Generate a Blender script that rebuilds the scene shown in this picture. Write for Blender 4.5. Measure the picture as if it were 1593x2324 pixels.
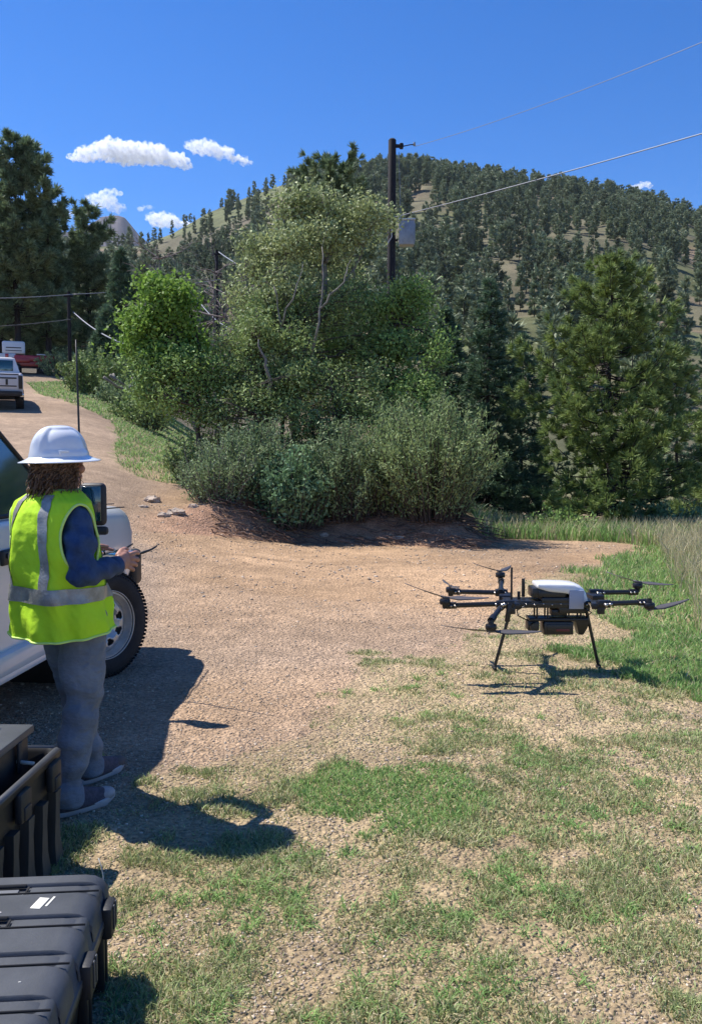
import bpy, bmesh, math, random
import numpy as np
from mathutils import Vector, Matrix, Euler
for o in list(bpy.data.objects): bpy.data.objects.remove(o)
S = bpy.context.scene
COL = S.collection
rnd = random.Random(7); RNG = np.random.default_rng(11)
PI = math.pi; R = math.radians

# ------------------------------------------------------------ camera
FPX, CX, CY, PITCH, CAMH = 2013.0, 796.5, 1162.0, math.atan(122/2013.0), 1.62
cd = bpy.data.cameras.new('camera'); cam = bpy.data.objects.new('camera', cd); COL.objects.link(cam)
cam.location = (0, 0, CAMH); cam.rotation_euler = (PI/2-PITCH, 0, 0)
cd.sensor_fit = 'VERTICAL'; cd.angle = 2*math.atan(CY/FPX); cd.clip_start = .05; cd.clip_end = 20000
S.camera = cam
# ------------------------------------------------------------ sky, sun, exposure
SUN_EL, SUN_AZ = R(57.3), R(-64.5)          # azimuth measured from +Y towards +X
sv = Vector((math.sin(SUN_AZ)*math.cos(SUN_EL), math.cos(SUN_AZ)*math.cos(SUN_EL), math.sin(SUN_EL)))
W = bpy.data.worlds.new('World'); S.world = W; W.use_nodes = True
nt = W.node_tree; nt.nodes.clear()
wo = nt.nodes.new('ShaderNodeOutputWorld'); bg = nt.nodes.new('ShaderNodeBackground')
sk = nt.nodes.new('ShaderNodeTexSky'); sk.sky_type = 'NISHITA'; sk.sun_disc = False
sk.sun_elevation = SUN_EL; sk.sun_rotation = SUN_AZ; sk.altitude = 2400; sk.air_density = 1.0; sk.dust_density = .15; sk.ozone_density = 3.0
hs = nt.nodes.new('ShaderNodeHueSaturation'); hs.inputs['Saturation'].default_value = 1.38; hs.inputs['Hue'].default_value = .510
bg.inputs['Strength'].default_value = .128
nt.links.new(sk.outputs[0], hs.inputs['Color']); nt.links.new(hs.outputs[0], bg.inputs[0]); nt.links.new(bg.outputs[0], wo.inputs[0])
sl = bpy.data.lights.new('sun', 'SUN'); sl.energy = 5.0; sl.angle = R(.53); sl.color = (1, .955, .89)
so = bpy.data.objects.new('sun', sl); COL.objects.link(so); so.rotation_euler = sv.to_track_quat('Z', 'Y').to_euler(); so.location = (0, 0, 30)
S.view_settings.view_transform = 'Standard'; S.view_settings.look = 'None'; S.view_settings.exposure = .56; S.view_settings.gamma = 1
S.cycles.max_bounces = 6; S.cycles.diffuse_bounces = 3; S.cycles.volume_bounces = 8; S.cycles.transparent_max_bounces = 16

# ------------------------------------------------------------ pixel helpers (photo measured at 1593 x 2324)
def ray(px, py):
    a = (px-CX)/FPX; b = -(py-CY)/FPX
    return np.array([a, math.cos(PITCH)+b*math.sin(PITCH), -math.sin(PITCH)+b*math.cos(PITCH)])
def A(px, py, D):
    d = ray(px, py); t = D/d[1]; return Vector((d[0]*t, D, CAMH+d[2]*t))
def G(px, py, h=0.0):
    d = ray(px, py); t = (h-CAMH)/d[2]; return Vector((d[0]*t, d[1]*t, h))

# ------------------------------------------------------------ noise
def _hash(ix, iy, s):
    h = (ix*374761393 + iy*668265263 + s*974711) & 0xffffffff
    h = ((h ^ (h >> 13))*1274126177) & 0xffffffff
    return ((h ^ (h >> 16)) & 0xffff)/65535.0
def vnoise(x, y, s=0):
    x = np.asarray(x, float); y = np.asarray(y, float)
    ix = np.floor(x).astype(np.int64); iy = np.floor(y).astype(np.int64); fx = x-ix; fy = y-iy
    fx = fx*fx*(3-2*fx); fy = fy*fy*(3-2*fy)
    a = _hash(ix, iy, s); b = _hash(ix+1, iy, s); c = _hash(ix, iy+1, s); d = _hash(ix+1, iy+1, s)
    return (a*(1-fx)+b*fx)*(1-fy)+(c*(1-fx)+d*fx)*fy
def fbm(x, y, s=0, o=4):
    r = 0; am = .5; f = 1.0; t = 0
    for k in range(o):
        r = r+am*vnoise(x*f+k*17.3, y*f-k*9.1, s+k); t += am; am *= .5; f *= 2.03
    return r/t
def ss(a, b, t):
    t = np.clip((t-a)/(b-a), 0, 1); return t*t*(3-2*t)

# ------------------------------------------------------------ mesh building
class MB:
    def __init__(s): s.v = []; s.q = []; s.t = []; s.n = 0; s.poly = []
    def add(s, v, f):
        v = np.asarray(v, float).reshape(-1, 3); s.v.append(v)
        for fc in (f if isinstance(f, list) else [f]):
            fc = np.asarray(fc, np.int64)
            if fc.size == 0: continue
            (s.q if fc.shape[1] == 4 else s.t if fc.shape[1] == 3 else s.poly).append(fc+s.n)
        s.n += len(v); return s
    def addbm(s, bm, M=None):
        bm.verts.index_update(); v = np.array([x.co for x in bm.verts]); s.v.append(v if M is None else (np.c_[v, np.ones(len(v))] @ np.array(M).T)[:, :3])
        for fc in bm.faces:
            ids = np.array([[x.index for x in fc.verts]])+s.n
            (s.q if ids.shape[1] == 4 else s.t if ids.shape[1] == 3 else s.poly).append(ids)
        s.n += len(v); bm.free(); return s
    def mesh(s, name, smooth=False):
        me = bpy.data.meshes.new(name); v = np.concatenate(s.v).astype(np.float32)
        me.vertices.add(len(v)); me.vertices.foreach_set('co', v.ravel())
        parts = []; sizes = []
        for grp in (s.q, s.t):
            if grp:
                a = np.concatenate(grp); parts.append(a.ravel()); sizes.append(np.full(len(a), a.shape[1]))
        for a in s.poly: parts.append(a.ravel()); sizes.append(np.full(len(a), a.shape[1]))
        loops = np.concatenate(parts); sz = np.concatenate(sizes)
        me.loops.add(len(loops)); me.loops.foreach_set('vertex_index', loops.astype(np.int32))
        me.polygons.add(len(sz)); st = np.concatenate([[0], np.cumsum(sz)[:-1]])
        me.polygons.foreach_set('loop_start', st.astype(np.int32))
        try: me.polygons.foreach_set('loop_total', sz.astype(np.int32))
        except Exception: pass
        if smooth: me.polygons.foreach_set('use_smooth', np.ones(len(sz), bool))
        me.update(calc_edges=True); me.validate(); return me
    def build(s, name, m=None, parent=None, smooth=False, auto=None):
        me = s.mesh(name, smooth or auto is not None)
        if m: me.materials.append(m)
        if auto is not None:
            try: me.set_sharp_from_angle(angle=R(auto))
            except Exception: pass
        return link(name, me, parent)
def link(name, me, parent=None):
    o = bpy.data.objects.new(name, me); COL.objects.link(o)
    if parent: o.parent = parent
    return o
def tag(o, label=None, cat=None, group=None, kind=None):
    if label: o['label'] = label
    if cat: o['category'] = cat
    if group: o['group'] = group
    if kind: o['kind'] = kind
    return o
def empty(name, loc, rz=0, label=None, cat=None, group=None):
    o = bpy.data.objects.new(name, None); COL.objects.link(o); o.location = loc; o.rotation_euler = (0, 0, rz); o.empty_display_size = .1
    return tag(o, label, cat, group)
def copy_tree(o, parent=None):
    c = o.copy(); COL.objects.link(c)
    if parent: c.parent = parent
    for ch in list(o.children): copy_tree(ch, c)
    return c
def box(mb, c, s, rot=None, bev=0, seg=2):
    bm = bmesh.new(); bmesh.ops.create_cube(bm, size=1)
    bmesh.ops.scale(bm, vec=s, verts=bm.verts)
    if bev: bmesh.ops.bevel(bm, geom=bm.edges[:], offset=bev, segments=seg, profile=.5, affect='EDGES')
    M = Matrix.Translation(c) @ (Euler(rot).to_matrix().to_4x4() if rot else Matrix.Identity(4))
    mb.addbm(bm, M); return mb
def frames(P):
    P = np.asarray(P, float); T = np.gradient(P, axis=0); T /= np.linalg.norm(T, axis=1)[:, None]+1e-12
    u = np.array([0, 0, 1.0]) if abs(T[0][2]) < .9 else np.array([1.0, 0, 0])
    U = []
    for t in T:
        u = u-t*np.dot(u, t); u = u/(np.linalg.norm(u)+1e-12); U.append(u)
    U = np.array(U); return T, U, np.cross(T, U)
def tube(mb, P, r, n=8, cap=True, sx=1, sy=1):
    P = np.asarray([tuple(p) for p in P], float); m = len(P); r = np.broadcast_to(np.asarray(r, float), (m,)) if np.ndim(r) < 2 else r
    T, U, V = frames(P); a = np.arange(n)*2*PI/n
    v = P[:, None]+r[:, None, None]*(sx*U[:, None]*np.cos(a)[None, :, None]+sy*V[:, None]*np.sin(a)[None, :, None])
    i = np.arange(m-1)[:, None]*n; j = np.arange(n)[None]; k = (j+1) % n
    q = np.stack([i+j, i+k, i+n+k, i+n+j], -1).reshape(-1, 4)
    f = [q]
    v = v.reshape(-1, 3)
    if cap:
        v = np.vstack([v, P[0], P[-1]]); c0 = m*n; jj = np.arange(n); kk = (jj+1) % n
        f += [np.stack([kk, jj, np.full(n, c0)], -1), np.stack([(m-1)*n+jj, (m-1)*n+kk, np.full(n, c0+1)], -1)]
    mb.add(v, f); return mb
def ell(mb, c, r, rot=None, n=20, m=12):
    th = np.linspace(0, PI, m+1)[1:-1]; a = np.arange(n)*2*PI/n
    v = np.stack([np.sin(th)[:, None]*np.cos(a)[None], np.sin(th)[:, None]*np.sin(a)[None], np.cos(th)[:, None]*np.ones(n)[None]], -1).reshape(-1, 3)
    v = np.vstack([v, [0, 0, 1], [0, 0, -1]])*np.array(r)
    if rot: v = v @ np.array(Euler(rot).to_matrix()).T
    v = v+np.array(tuple(c)); k = m-1
    i = np.arange(k-1)[:, None]*n; j = np.arange(n)[None]; jn = (j+1) % n
    q = np.stack([i+j, i+n+j, i+n+jn, i+jn], -1).reshape(-1, 4); jj = np.arange(n); kk = (jj+1) % n
    mb.add(v, [q, np.stack([jj, kk, np.full(n, k*n)], -1), np.stack([(k-1)*n+kk, (k-1)*n+jj, np.full(n, k*n+1)], -1)]); return mb
def cap(mb, p0, p1, r0, r1, n=16):
    tube(mb, [p0, p1], np.array([r0, r1]), n); ell(mb, p0, (r0,)*3, n=n, m=8); ell(mb, p1, (r1,)*3, n=n, m=8); return mb
def chain(mb, pts, n=16):
    for a, b in zip(pts[:-1], pts[1:]): cap(mb, a[:3], b[:3], a[3], b[3], n)
    return mb
def lathe(mb, prof, axis='z', n=32, c=(0, 0, 0), closed=False):
    pr = np.asarray(prof, float); m = len(pr); a = np.arange(n)*2*PI/n
    x = pr[:, 0][:, None]*np.cos(a); y = pr[:, 0][:, None]*np.sin(a); z = pr[:, 1][:, None]*np.ones(n)
    v = np.stack([x, y, z] if axis == 'z' else [z, x, y] if axis == 'x' else [x, z, y], -1).reshape(-1, 3)+np.array(c)
    i = np.arange(m if closed else m-1)[:, None]; j = np.arange(n)[None]; k = (j+1) % n; i2 = (i+1) % m
    q = np.stack([i*n+j, i*n+k, i2*n+k, i2*n+j], -1).reshape(-1, 4); mb.add(v, q); return mb
def loft(mb, rings, capends=True):
    v = np.asarray(rings, float); m, n = v.shape[:2]; i = np.arange(m-1)[:, None]*n; j = np.arange(n)[None]; k = (j+1) % n
    f = [np.stack([i+j, i+k, i+n+k, i+n+j], -1).reshape(-1, 4)]; v2 = v.reshape(-1, 3)
    if capends:
        v2 = np.vstack([v2, v[0].mean(0), v[-1].mean(0)]); jj = np.arange(n); kk = (jj+1) % n
        f += [np.stack([kk, jj, np.full(n, m*n)], -1), np.stack([(m-1)*n+jj, (m-1)*n+kk, np.full(n, m*n+1)], -1)]
    mb.add(v2, f); return mb
def grid(mb, V, flip=False):
    V = np.asarray(V, float); m, n = V.shape[:2]; i = np.arange(m-1)[:, None]*n; j = np.arange(n-1)[None]
    q = np.stack([i+j, i+j+1, i+n+j+1, i+n+j], -1).reshape(-1, 4)
    mb.add(V.reshape(-1, 3), q[:, ::-1] if flip else q); return mb
def evalmesh(o, name, m=None, smooth=True, auto=None):
    bpy.context.view_layer.update(); dg = bpy.context.evaluated_depsgraph_get()
    me = bpy.data.meshes.new_from_object(o.evaluated_get(dg)); me.name = name; par = o.parent
    bpy.data.objects.remove(o)
    if m: me.materials.clear(); me.materials.append(m)
    me.polygons.foreach_set('use_smooth', np.full(len(me.polygons), smooth))
    if auto is not None: me.set_sharp_from_angle(angle=R(auto))
    return link(name, me, par)
def fuse(mb, name, vox, sm, m, parent=None, disp=None):
    o = mb.build(name, m, parent)
    md = o.modifiers.new('r', 'REMESH'); md.mode = 'VOXEL'; md.voxel_size = vox
    if sm: md = o.modifiers.new('s', 'SMOOTH'); md.factor = .5; md.iterations = sm
    o = evalmesh(o, name, m)
    if disp:
        me = o.data; n = len(me.vertices); co = np.empty(n*3, np.float32); me.vertices.foreach_get('co', co); co = co.reshape(-1, 3)
        no = np.empty(n*3, np.float32); me.vertex_normals.foreach_get('vector', no); no = no.reshape(-1, 3)
        co = co+no*disp(co)[:, None]; me.vertices.foreach_set('co', co.astype(np.float32).ravel()); me.update()
    return o

# ------------------------------------------------------------ materials
def mat(name, col, rough=.6, metal=0, var=0, vs=8, bump=0, bs=60, col2=None, spec=None, island=0, transl=0, coat=0, stretch=None):
    m = bpy.data.materials.new(name); m.use_nodes = True; nt = m.node_tree; N = nt.nodes; L = nt.links
    b = N['Principled BSDF']; b.inputs['Roughness'].default_value = rough; b.inputs['Metallic'].default_value = metal
    if spec is not None: b.inputs['Specular IOR Level'].default_value = spec
    if coat: b.inputs['Coat Weight'].default_value = coat; b.inputs['Coat Roughness'].default_value = .08
    b.inputs['Base Color'].default_value = (*col, 1); out = None
    tc = N.new('ShaderNodeTexCoord'); mp = N.new('ShaderNodeMapping'); L.new(tc.outputs['Object'], mp.inputs[0])
    if stretch: mp.inputs['Scale'].default_value = stretch
    if var or col2:
        tx = N.new('ShaderNodeTexNoise'); tx.inputs['Scale'].default_value = vs; tx.inputs['Detail'].default_value = 6; tx.inputs['Roughness'].default_value = .65
        L.new(mp.outputs[0], tx.inputs['Vector'])
        cr = N.new('ShaderNodeValToRGB'); L.new(tx.outputs[0], cr.inputs[0])
        c2 = col2 if col2 else tuple(c*(1+var) for c in col); c1 = col if col2 else tuple(c*(1-var) for c in col)
        cr.color_ramp.elements[0].color = (*c1, 1); cr.color_ramp.elements[1].color = (*c2, 1)
        cr.color_ramp.elements[0].position = .35; cr.color_ramp.elements[1].position = .65; out = cr.outputs[0]
    if island:
        g = N.new('ShaderNodeNewGeometry'); mx = N.new('ShaderNodeMapRange'); L.new(g.outputs['Random Per Island'], mx.inputs[0])
        mx.inputs['To Min'].default_value = 1-island; mx.inputs['To Max'].default_value = 1+island
        ml = N.new('ShaderNodeVectorMath'); ml.operation = 'SCALE'; L.new(mx.outputs[0], ml.inputs['Scale'])
        if out: L.new(out, ml.inputs[0])
        else: ml.inputs[0].default_value = col
        out = ml.outputs[0]
    if out: L.new(out, b.inputs['Base Color'])
    if bump:
        t2 = N.new('ShaderNodeTexNoise'); t2.inputs['Scale'].default_value = bs; t2.inputs['Detail'].default_value = 5; L.new(mp.outputs[0], t2.inputs['Vector'])
        bp = N.new('ShaderNodeBump'); bp.inputs['Strength'].default_value = bump; bp.inputs['Distance'].default_value = .01
        L.new(t2.outputs[0], bp.inputs['Height']); L.new(bp.outputs[0], b.inputs['Normal'])
    if transl:
        tr = N.new('ShaderNodeBsdfTranslucent'); ms = N.new('ShaderNodeMixShader'); ms.inputs[0].default_value = transl
        if out: L.new(out, tr.inputs[0])
        else: tr.inputs[0].default_value = (*col, 1)
        L.new(b.outputs[0], ms.inputs[1]); L.new(tr.outputs[0], ms.inputs[2]); L.new(ms.outputs[0], N['Material Output'].inputs[0])
    return m
def leafmat(name, c1, c2, isl=.35, transl=.25, rough=.6, vs=.9): return mat(name, c1, rough, col2=c2, vs=vs, island=isl, transl=transl, spec=.3)
def objvar(m, lo, hi):
    nt = m.node_tree; N = nt.nodes; L = nt.links; b = N['Principled BSDF']; src = b.inputs['Base Color'].links[0].from_socket
    oi = N.new('ShaderNodeObjectInfo'); mr = N.new('ShaderNodeMapRange'); L.new(oi.outputs['Random'], mr.inputs[0]); mr.inputs['To Min'].default_value = lo; mr.inputs['To Max'].default_value = hi
    v = N.new('ShaderNodeVectorMath'); v.operation = 'SCALE'; L.new(src, v.inputs[0]); L.new(mr.outputs[0], v.inputs['Scale']); L.new(v.outputs[0], b.inputs['Base Color']); return m
M = dict(
 needle=leafmat('pine needles', (.13, .195, .065), (.28, .35, .105), .4, .2, vs=1.2),
 needle_far=leafmat('dark pine needles', (.13, .20, .105), (.25, .31, .16), .45, .2, vs=.5),
 needle_hill=leafmat('distant pine needles', (.15, .185, .105), (.22, .25, .145), .4, .15, vs=.2),
 spruce=leafmat('spruce needles', (.085, .15, .085), (.15, .225, .125), .4, .15),
 leaf_lime=leafmat('lime leaves', (.15, .28, .045), (.25, .39, .075), .3, .35),
 leaf_mid=leafmat('green leaves', (.17, .26, .085), (.31, .38, .14), .5, .25),
 leaf_olive=leafmat('olive leaves', (.24, .30, .13), (.42, .47, .22), .5, .25),
 leaf_green=leafmat('fresh green leaves', (.18, .30, .075), (.30, .41, .12), .45, .25),
 leaf_willow=leafmat('willow leaves', (.20, .28, .11), (.32, .40, .17), .35, .3),
 leaf_teal=leafmat('blue green leaves', (.13, .24, .115), (.23, .34, .17), .35, .3),
 leaf_sage=leafmat('grey green leaves', (.165, .235, .11), (.28, .36, .17), .35, .3),
 bark=mat('bark', (.07, .055, .045), .9, var=.4, vs=6, bump=.6, bs=30),
 bark_dark=mat('dark bark', (.028, .022, .02), .9, var=.4, vs=6, bump=.6, bs=30),
 bark_pale=mat('pale bark', (.19, .175, .15), .85, var=.3, vs=6, bump=.4, bs=30),
 dead=mat('dead wood', (.17, .14, .13), .9, var=.3, vs=5),
 pole=mat('dark pole wood', (.013, .010, .012), .85, var=.4, vs=9, bump=.5, bs=40, stretch=(6, 6, .6)),
 metal=mat('grey metal', (.34, .35, .38), .5, .4, var=.15, vs=6),
 wire=mat('wire', (.24, .25, .28), .5, .3), wire_dark=mat('dark wire', (.14, .14, .15), .6),
 stone=mat('pale rock', (.42, .33, .25), .9, var=.25, vs=7, bump=.7, bs=20),
 blade=leafmat('grass blades', (.23, .29, .11), (.36, .42, .18), .45, .3, vs=1.5),
 blade_lush=leafmat('lush grass blades', (.19, .34, .10), (.29, .43, .14), .35, .4, vs=1.5),
 straw=leafmat('straw', (.46, .40, .23), (.58, .52, .33), .25, .3, vs=2),
)
objvar(M['needle_hill'], .7, 1.5)
# ------------------------------------------------------------ terrain
RIDGE_PX = [(-900, 700), (-300, 640), (0, 590), (160, 590), (330, 578), (400, 548), (480, 500), (560, 466), (640, 436), (720, 424), (800, 420), (880, 414), (960, 414), (1050, 428), (1150, 446), (1250, 466), (1350, 490), (1450, 515), (1593, 570), (1800, 650), (2300, 800), (2900, 960)]
_ru = np.array([(a-CX)/FPX for a, b in RIDGE_PX]); _rt = np.array([(1040-b)/FPX for a, b in RIDGE_PX])
RR = 560.0
_bu = np.array([-.6, -.24, -.19, -.12, -.05, .05, .12, .2]); _bb = np.array([13.4, 13.9, 14.6, 16.0, 16.6, 16.4, 15.9, 15.9])
def terrain(x, y):
    x = np.asarray(x, float); y = np.asarray(y, float); r = np.hypot(x, y)
    u = np.clip(x/np.maximum(y, .3*r+1e-3), -3, 3); front = ss(-.3, .3, y/(r+1e-6))
    wl = 1-ss(-.32, -.03, u)
    q = np.minimum(r, 62)-10.5; rise = .07*(q+np.sqrt(q*q+4))*ss(5.5, 9, r)
    rise = rise+.05*np.clip(r-62, 0, 60)
    z = rise*wl
    base = np.interp(u, _bu, _bb)
    bank = .52*ss(0, 1.3, y-base)*(1-ss(.10, .165, u))*ss(-.25, -.11, u)*(1-.5*ss(24, 40, r))
    bank = bank*(1+.35*(fbm(x*1.3, y*1.3, 5)-.5))
    z = z+bank
    wr = ss(.10, .25, u)
    z = z-wr*1.6*ss(19, 34, r)*(1-ss(50, 90, r))-(1-wl)*(1-wr)*.6*ss(26, 45, r)*(1-ss(60, 90, r))
    z = z+wr*.25*ss(9, 14, r)*ss(.36, .5, u)
    # small roughness
    z = z+(fbm(x*.9, y*.9, 1)-.5)*.05*ss(3, 6, r)*(1-ss(60, 80, r))+(fbm(x*6, y*6, 2, 3)-.5)*.022*(1-ss(20, 30, r))
    # the hill
    t = np.clip((r-80)/(RR-80), 0, 1); g = t**1.12
    te = np.interp(u, _ru, _rt); zr = CAMH+te*RR
    z = np.where(r > 80, z*(1-g)+zr*g, z)
    gul = (fbm(x*.012+3, y*.006, 9, 4)-.5)*34+(fbm(x*.05, y*.05, 12, 3)-.5)*7
    z = z+gul*ss(90, 220, r)*(1-ss(RR*.82, RR, r))*.8
    z = np.where(r > RR, zr-(r-RR)*.42, z); z = np.maximum(z, -60)
    return z*front
def T(x, y): return float(terrain(np.array([x]), np.array([y]))[0])
def onground(px, py, dmax=400):
    d = ray(px, py); D = np.geomspace(2, dmax, 4000); t = D/d[1]; X = d[0]*t; Z = CAMH+d[2]*t
    h = terrain(X, D)-Z; i = np.argmax(h > 0)
    return Vector((X[i], D[i], float(h[i]+Z[i])))
def poly_px(pts): return np.array([onground(*p)[:2] for p in pts])
def inside(poly, x, y):
    c = np.zeros(np.shape(x), bool); n = len(poly)
    for i in range(n):
        x1, y1 = poly[i]; x2, y2 = poly[(i+1) % n]
        m = ((y1 > y) != (y2 > y)) & (x < (x2-x1)*(y-y1)/((y2-y1) if abs(y2-y1) > 1e-9 else 1e-9)+x1); c ^= m
    return c
P_MAIN = poly_px([(1475, 1240), (1330, 1290), (1190, 1318), (1110, 1400), (1040, 1480), (870, 1500), (780, 1560), (745, 1650), (630, 1695), (420, 1745), (280, 1790), (100, 1800)])
P_MAIN = np.vstack([P_MAIN, [[-2.2, 3.2], [-2.2, .5], [9, .5], [18, 14], [10, 17.5]]])
P_LUSH = np.vstack([poly_px([(1475, 1240), (1340, 1290), (1280, 1330), (1400, 1420), (1330, 1500), (1440, 1560)]), [[3.6, 5.6], [9, 5.8], [17, 14], [9, 17.6]]])
P_PATCH = poly_px([(660, 1790), (760, 1735), (900, 1720), (1030, 1745), (1110, 1810), (1060, 1870), (930, 1900), (820, 1905), (700, 1850)])
P_SLOPE = poly_px([(60, 868), (90, 895), (190, 925), (262, 965), (262, 1040), (285, 1075), (420, 1105), (470, 1090), (520, 1000), (420, 940), (300, 895), (170, 868)])
P_VERGE = np.vstack([poly_px([(1130, 1222), (1250, 1226), (1400, 1232), (1475, 1242)]), [[11, 18], [16, 28], [3, 28], [2.6, 17.2]]])
SP = [(onground(*p), r) for p, r in [((600, 2050), .22), ((640, 2075), .2), ((1180, 1985), .2), ((480, 2170), .3), ((560, 1960), .38), ((900, 2130), .3), ((1000, 2110), .22), ((1150, 2030), .26), ((1300, 1740), .4), ((1190, 1720), .35), ((1010, 1640), .5), ((960, 1560), .4), ((1100, 1680), .45), ((1250, 1830), .35), ((1400, 1800), .35), ((1230, 1870), .22), ((1300, 2060), .25), ((1480, 2150), .3), ((860, 2290), .2), ((1020, 2310), .2), ((440, 2300), .2), ((1500, 1950), .4), ((1560, 1700), .5), ((350, 2060), .22), ((1130, 2200), .2), ((680, 1970), .22)]]
def gmask(x, y):
    """0 = bare, up to 1 = closed turf"""
    wx = x+(fbm(x*2.2, y*2.2, 31)-.5)*1.0; wy = y+(fbm(x*2.2, y*2.2, 32)-.5)*1.4
    main = inside(P_MAIN, wx, wy)
    n = fbm(x*1.7+4, y*1.7, 41, 4); n2 = fbm(x*6, y*6, 43, 3)
    g = main*(.10+.08*ss(4.5, 7, y)*ss(.05, .2, x/np.maximum(y, 1))+.50*ss(.44, .62, n)*ss(.35, .65, n2)+.16*ss(.4, .6, n2)*ss(.3, .5, n))
    for p, r in SP:
        d = np.hypot(x-p[0], (y-p[1])*.8)+(n2-.5)*.25; g = np.maximum(g, main*.72*(1-ss(r*.3, r*1.15, d))*(.35+.65*ss(.3, .6, n2)))
    g = np.maximum(g, inside(P_LUSH, wx, wy)*(.45+.5*ss(.3, .6, n)+.1*n2))
    g = np.maximum(g, inside(P_PATCH, wx*.6+x*.4, wy*.6+y*.4)*(.62+.3*n2))
    ww = inside(P_SLOPE, wx, wy)*(.35+.65*ss(.3, .55, n)); g = np.maximum(g, ww)
    g = np.maximum(g, inside(P_VERGE, x, y)*.8)
    u = x/np.maximum(y, 1); g = np.maximum(g, .55*ss(19.5, 23, np.hypot(x, y))*ss(-.16, -.1, u))
    return g
def gcolor(x, y):
    r = np.hypot(x, y); n = fbm(x*1.1, y*1.1, 51, 5); n2 = fbm(x*5, y*5, 52, 4); n3 = fbm(x*.35, y*.35, 53, 3)
    orange = np.array([.46, .30, .175]); pink = np.array([.385, .275, .188]); tan = np.array([.42, .32, .19])
    k = ss(.35, .65, n3+.15*(n-.5))[:, None]
    # the tracked road in front of the bank is redder, the parking side greyer
    band = (ss(7.0, 9.5, y)*(1-ss(-.2, -.28, x/np.maximum(y, 1))))[:, None]; k = np.clip(k*.6+band*.6-.5*ss(-.17, -.25, x/np.maximum(y, 1))[:, None], 0, 1)
    c = pink*(1-k)+orange*k
    g = gmask(x, y); main = inside(P_MAIN, x, y)[:, None]
    c = np.where(main, c*.35+tan*.65, c)
    c = c*((.84+.32*n2)*(.80+.40*fbm(x*.7+3, y*1.3, 58, 4)))[:, None]
    tr = ss(.60, .75, fbm(x*.5+y*.12, y*1.9, 57, 3))*ss(9, 11, y)*(y < 17)   # tracks
    c = c*(1-.16*tr)[:, None]
    gc = np.array([.24, .245, .095])*(.75+.5*n2)[:, None]
    c = c*(1-.62*g[:, None])+gc*.62*g[:, None]
    u = x/np.maximum(y, 1)
    base = np.interp(u, _bu, _bb); bk = (ss(-.15, .1, y-base)*(1-ss(1.0, 2.2, y-base))*ss(-.27, -.17, u)*ss(.17, .13, u))[:, None]
    bc = np.array([.46, .27, .17])*(.7+.6*n2)[:, None]; c = c*(1-bk)+bc*bk
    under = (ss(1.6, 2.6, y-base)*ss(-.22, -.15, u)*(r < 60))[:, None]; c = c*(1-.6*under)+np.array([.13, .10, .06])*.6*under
    hl = ss(45, 75, r)[:, None]; h1 = fbm(x*.018, y*.018, 61, 4); h2 = fbm(x*.09, y*.09, 62, 3)
    hc = np.array([.135, .122, .074])*(1-ss(.45, .6, h1)[:, None])+np.array([.13, .14, .065])*ss(.45, .6, h1)[:, None]
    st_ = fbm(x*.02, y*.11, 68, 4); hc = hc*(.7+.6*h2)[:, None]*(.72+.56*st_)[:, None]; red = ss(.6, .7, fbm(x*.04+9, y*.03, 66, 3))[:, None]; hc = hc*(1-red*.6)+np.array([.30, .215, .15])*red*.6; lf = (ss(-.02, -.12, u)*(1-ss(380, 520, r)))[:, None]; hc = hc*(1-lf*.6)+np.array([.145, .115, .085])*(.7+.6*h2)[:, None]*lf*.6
    return c*(1-hl)+hc*hl
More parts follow.
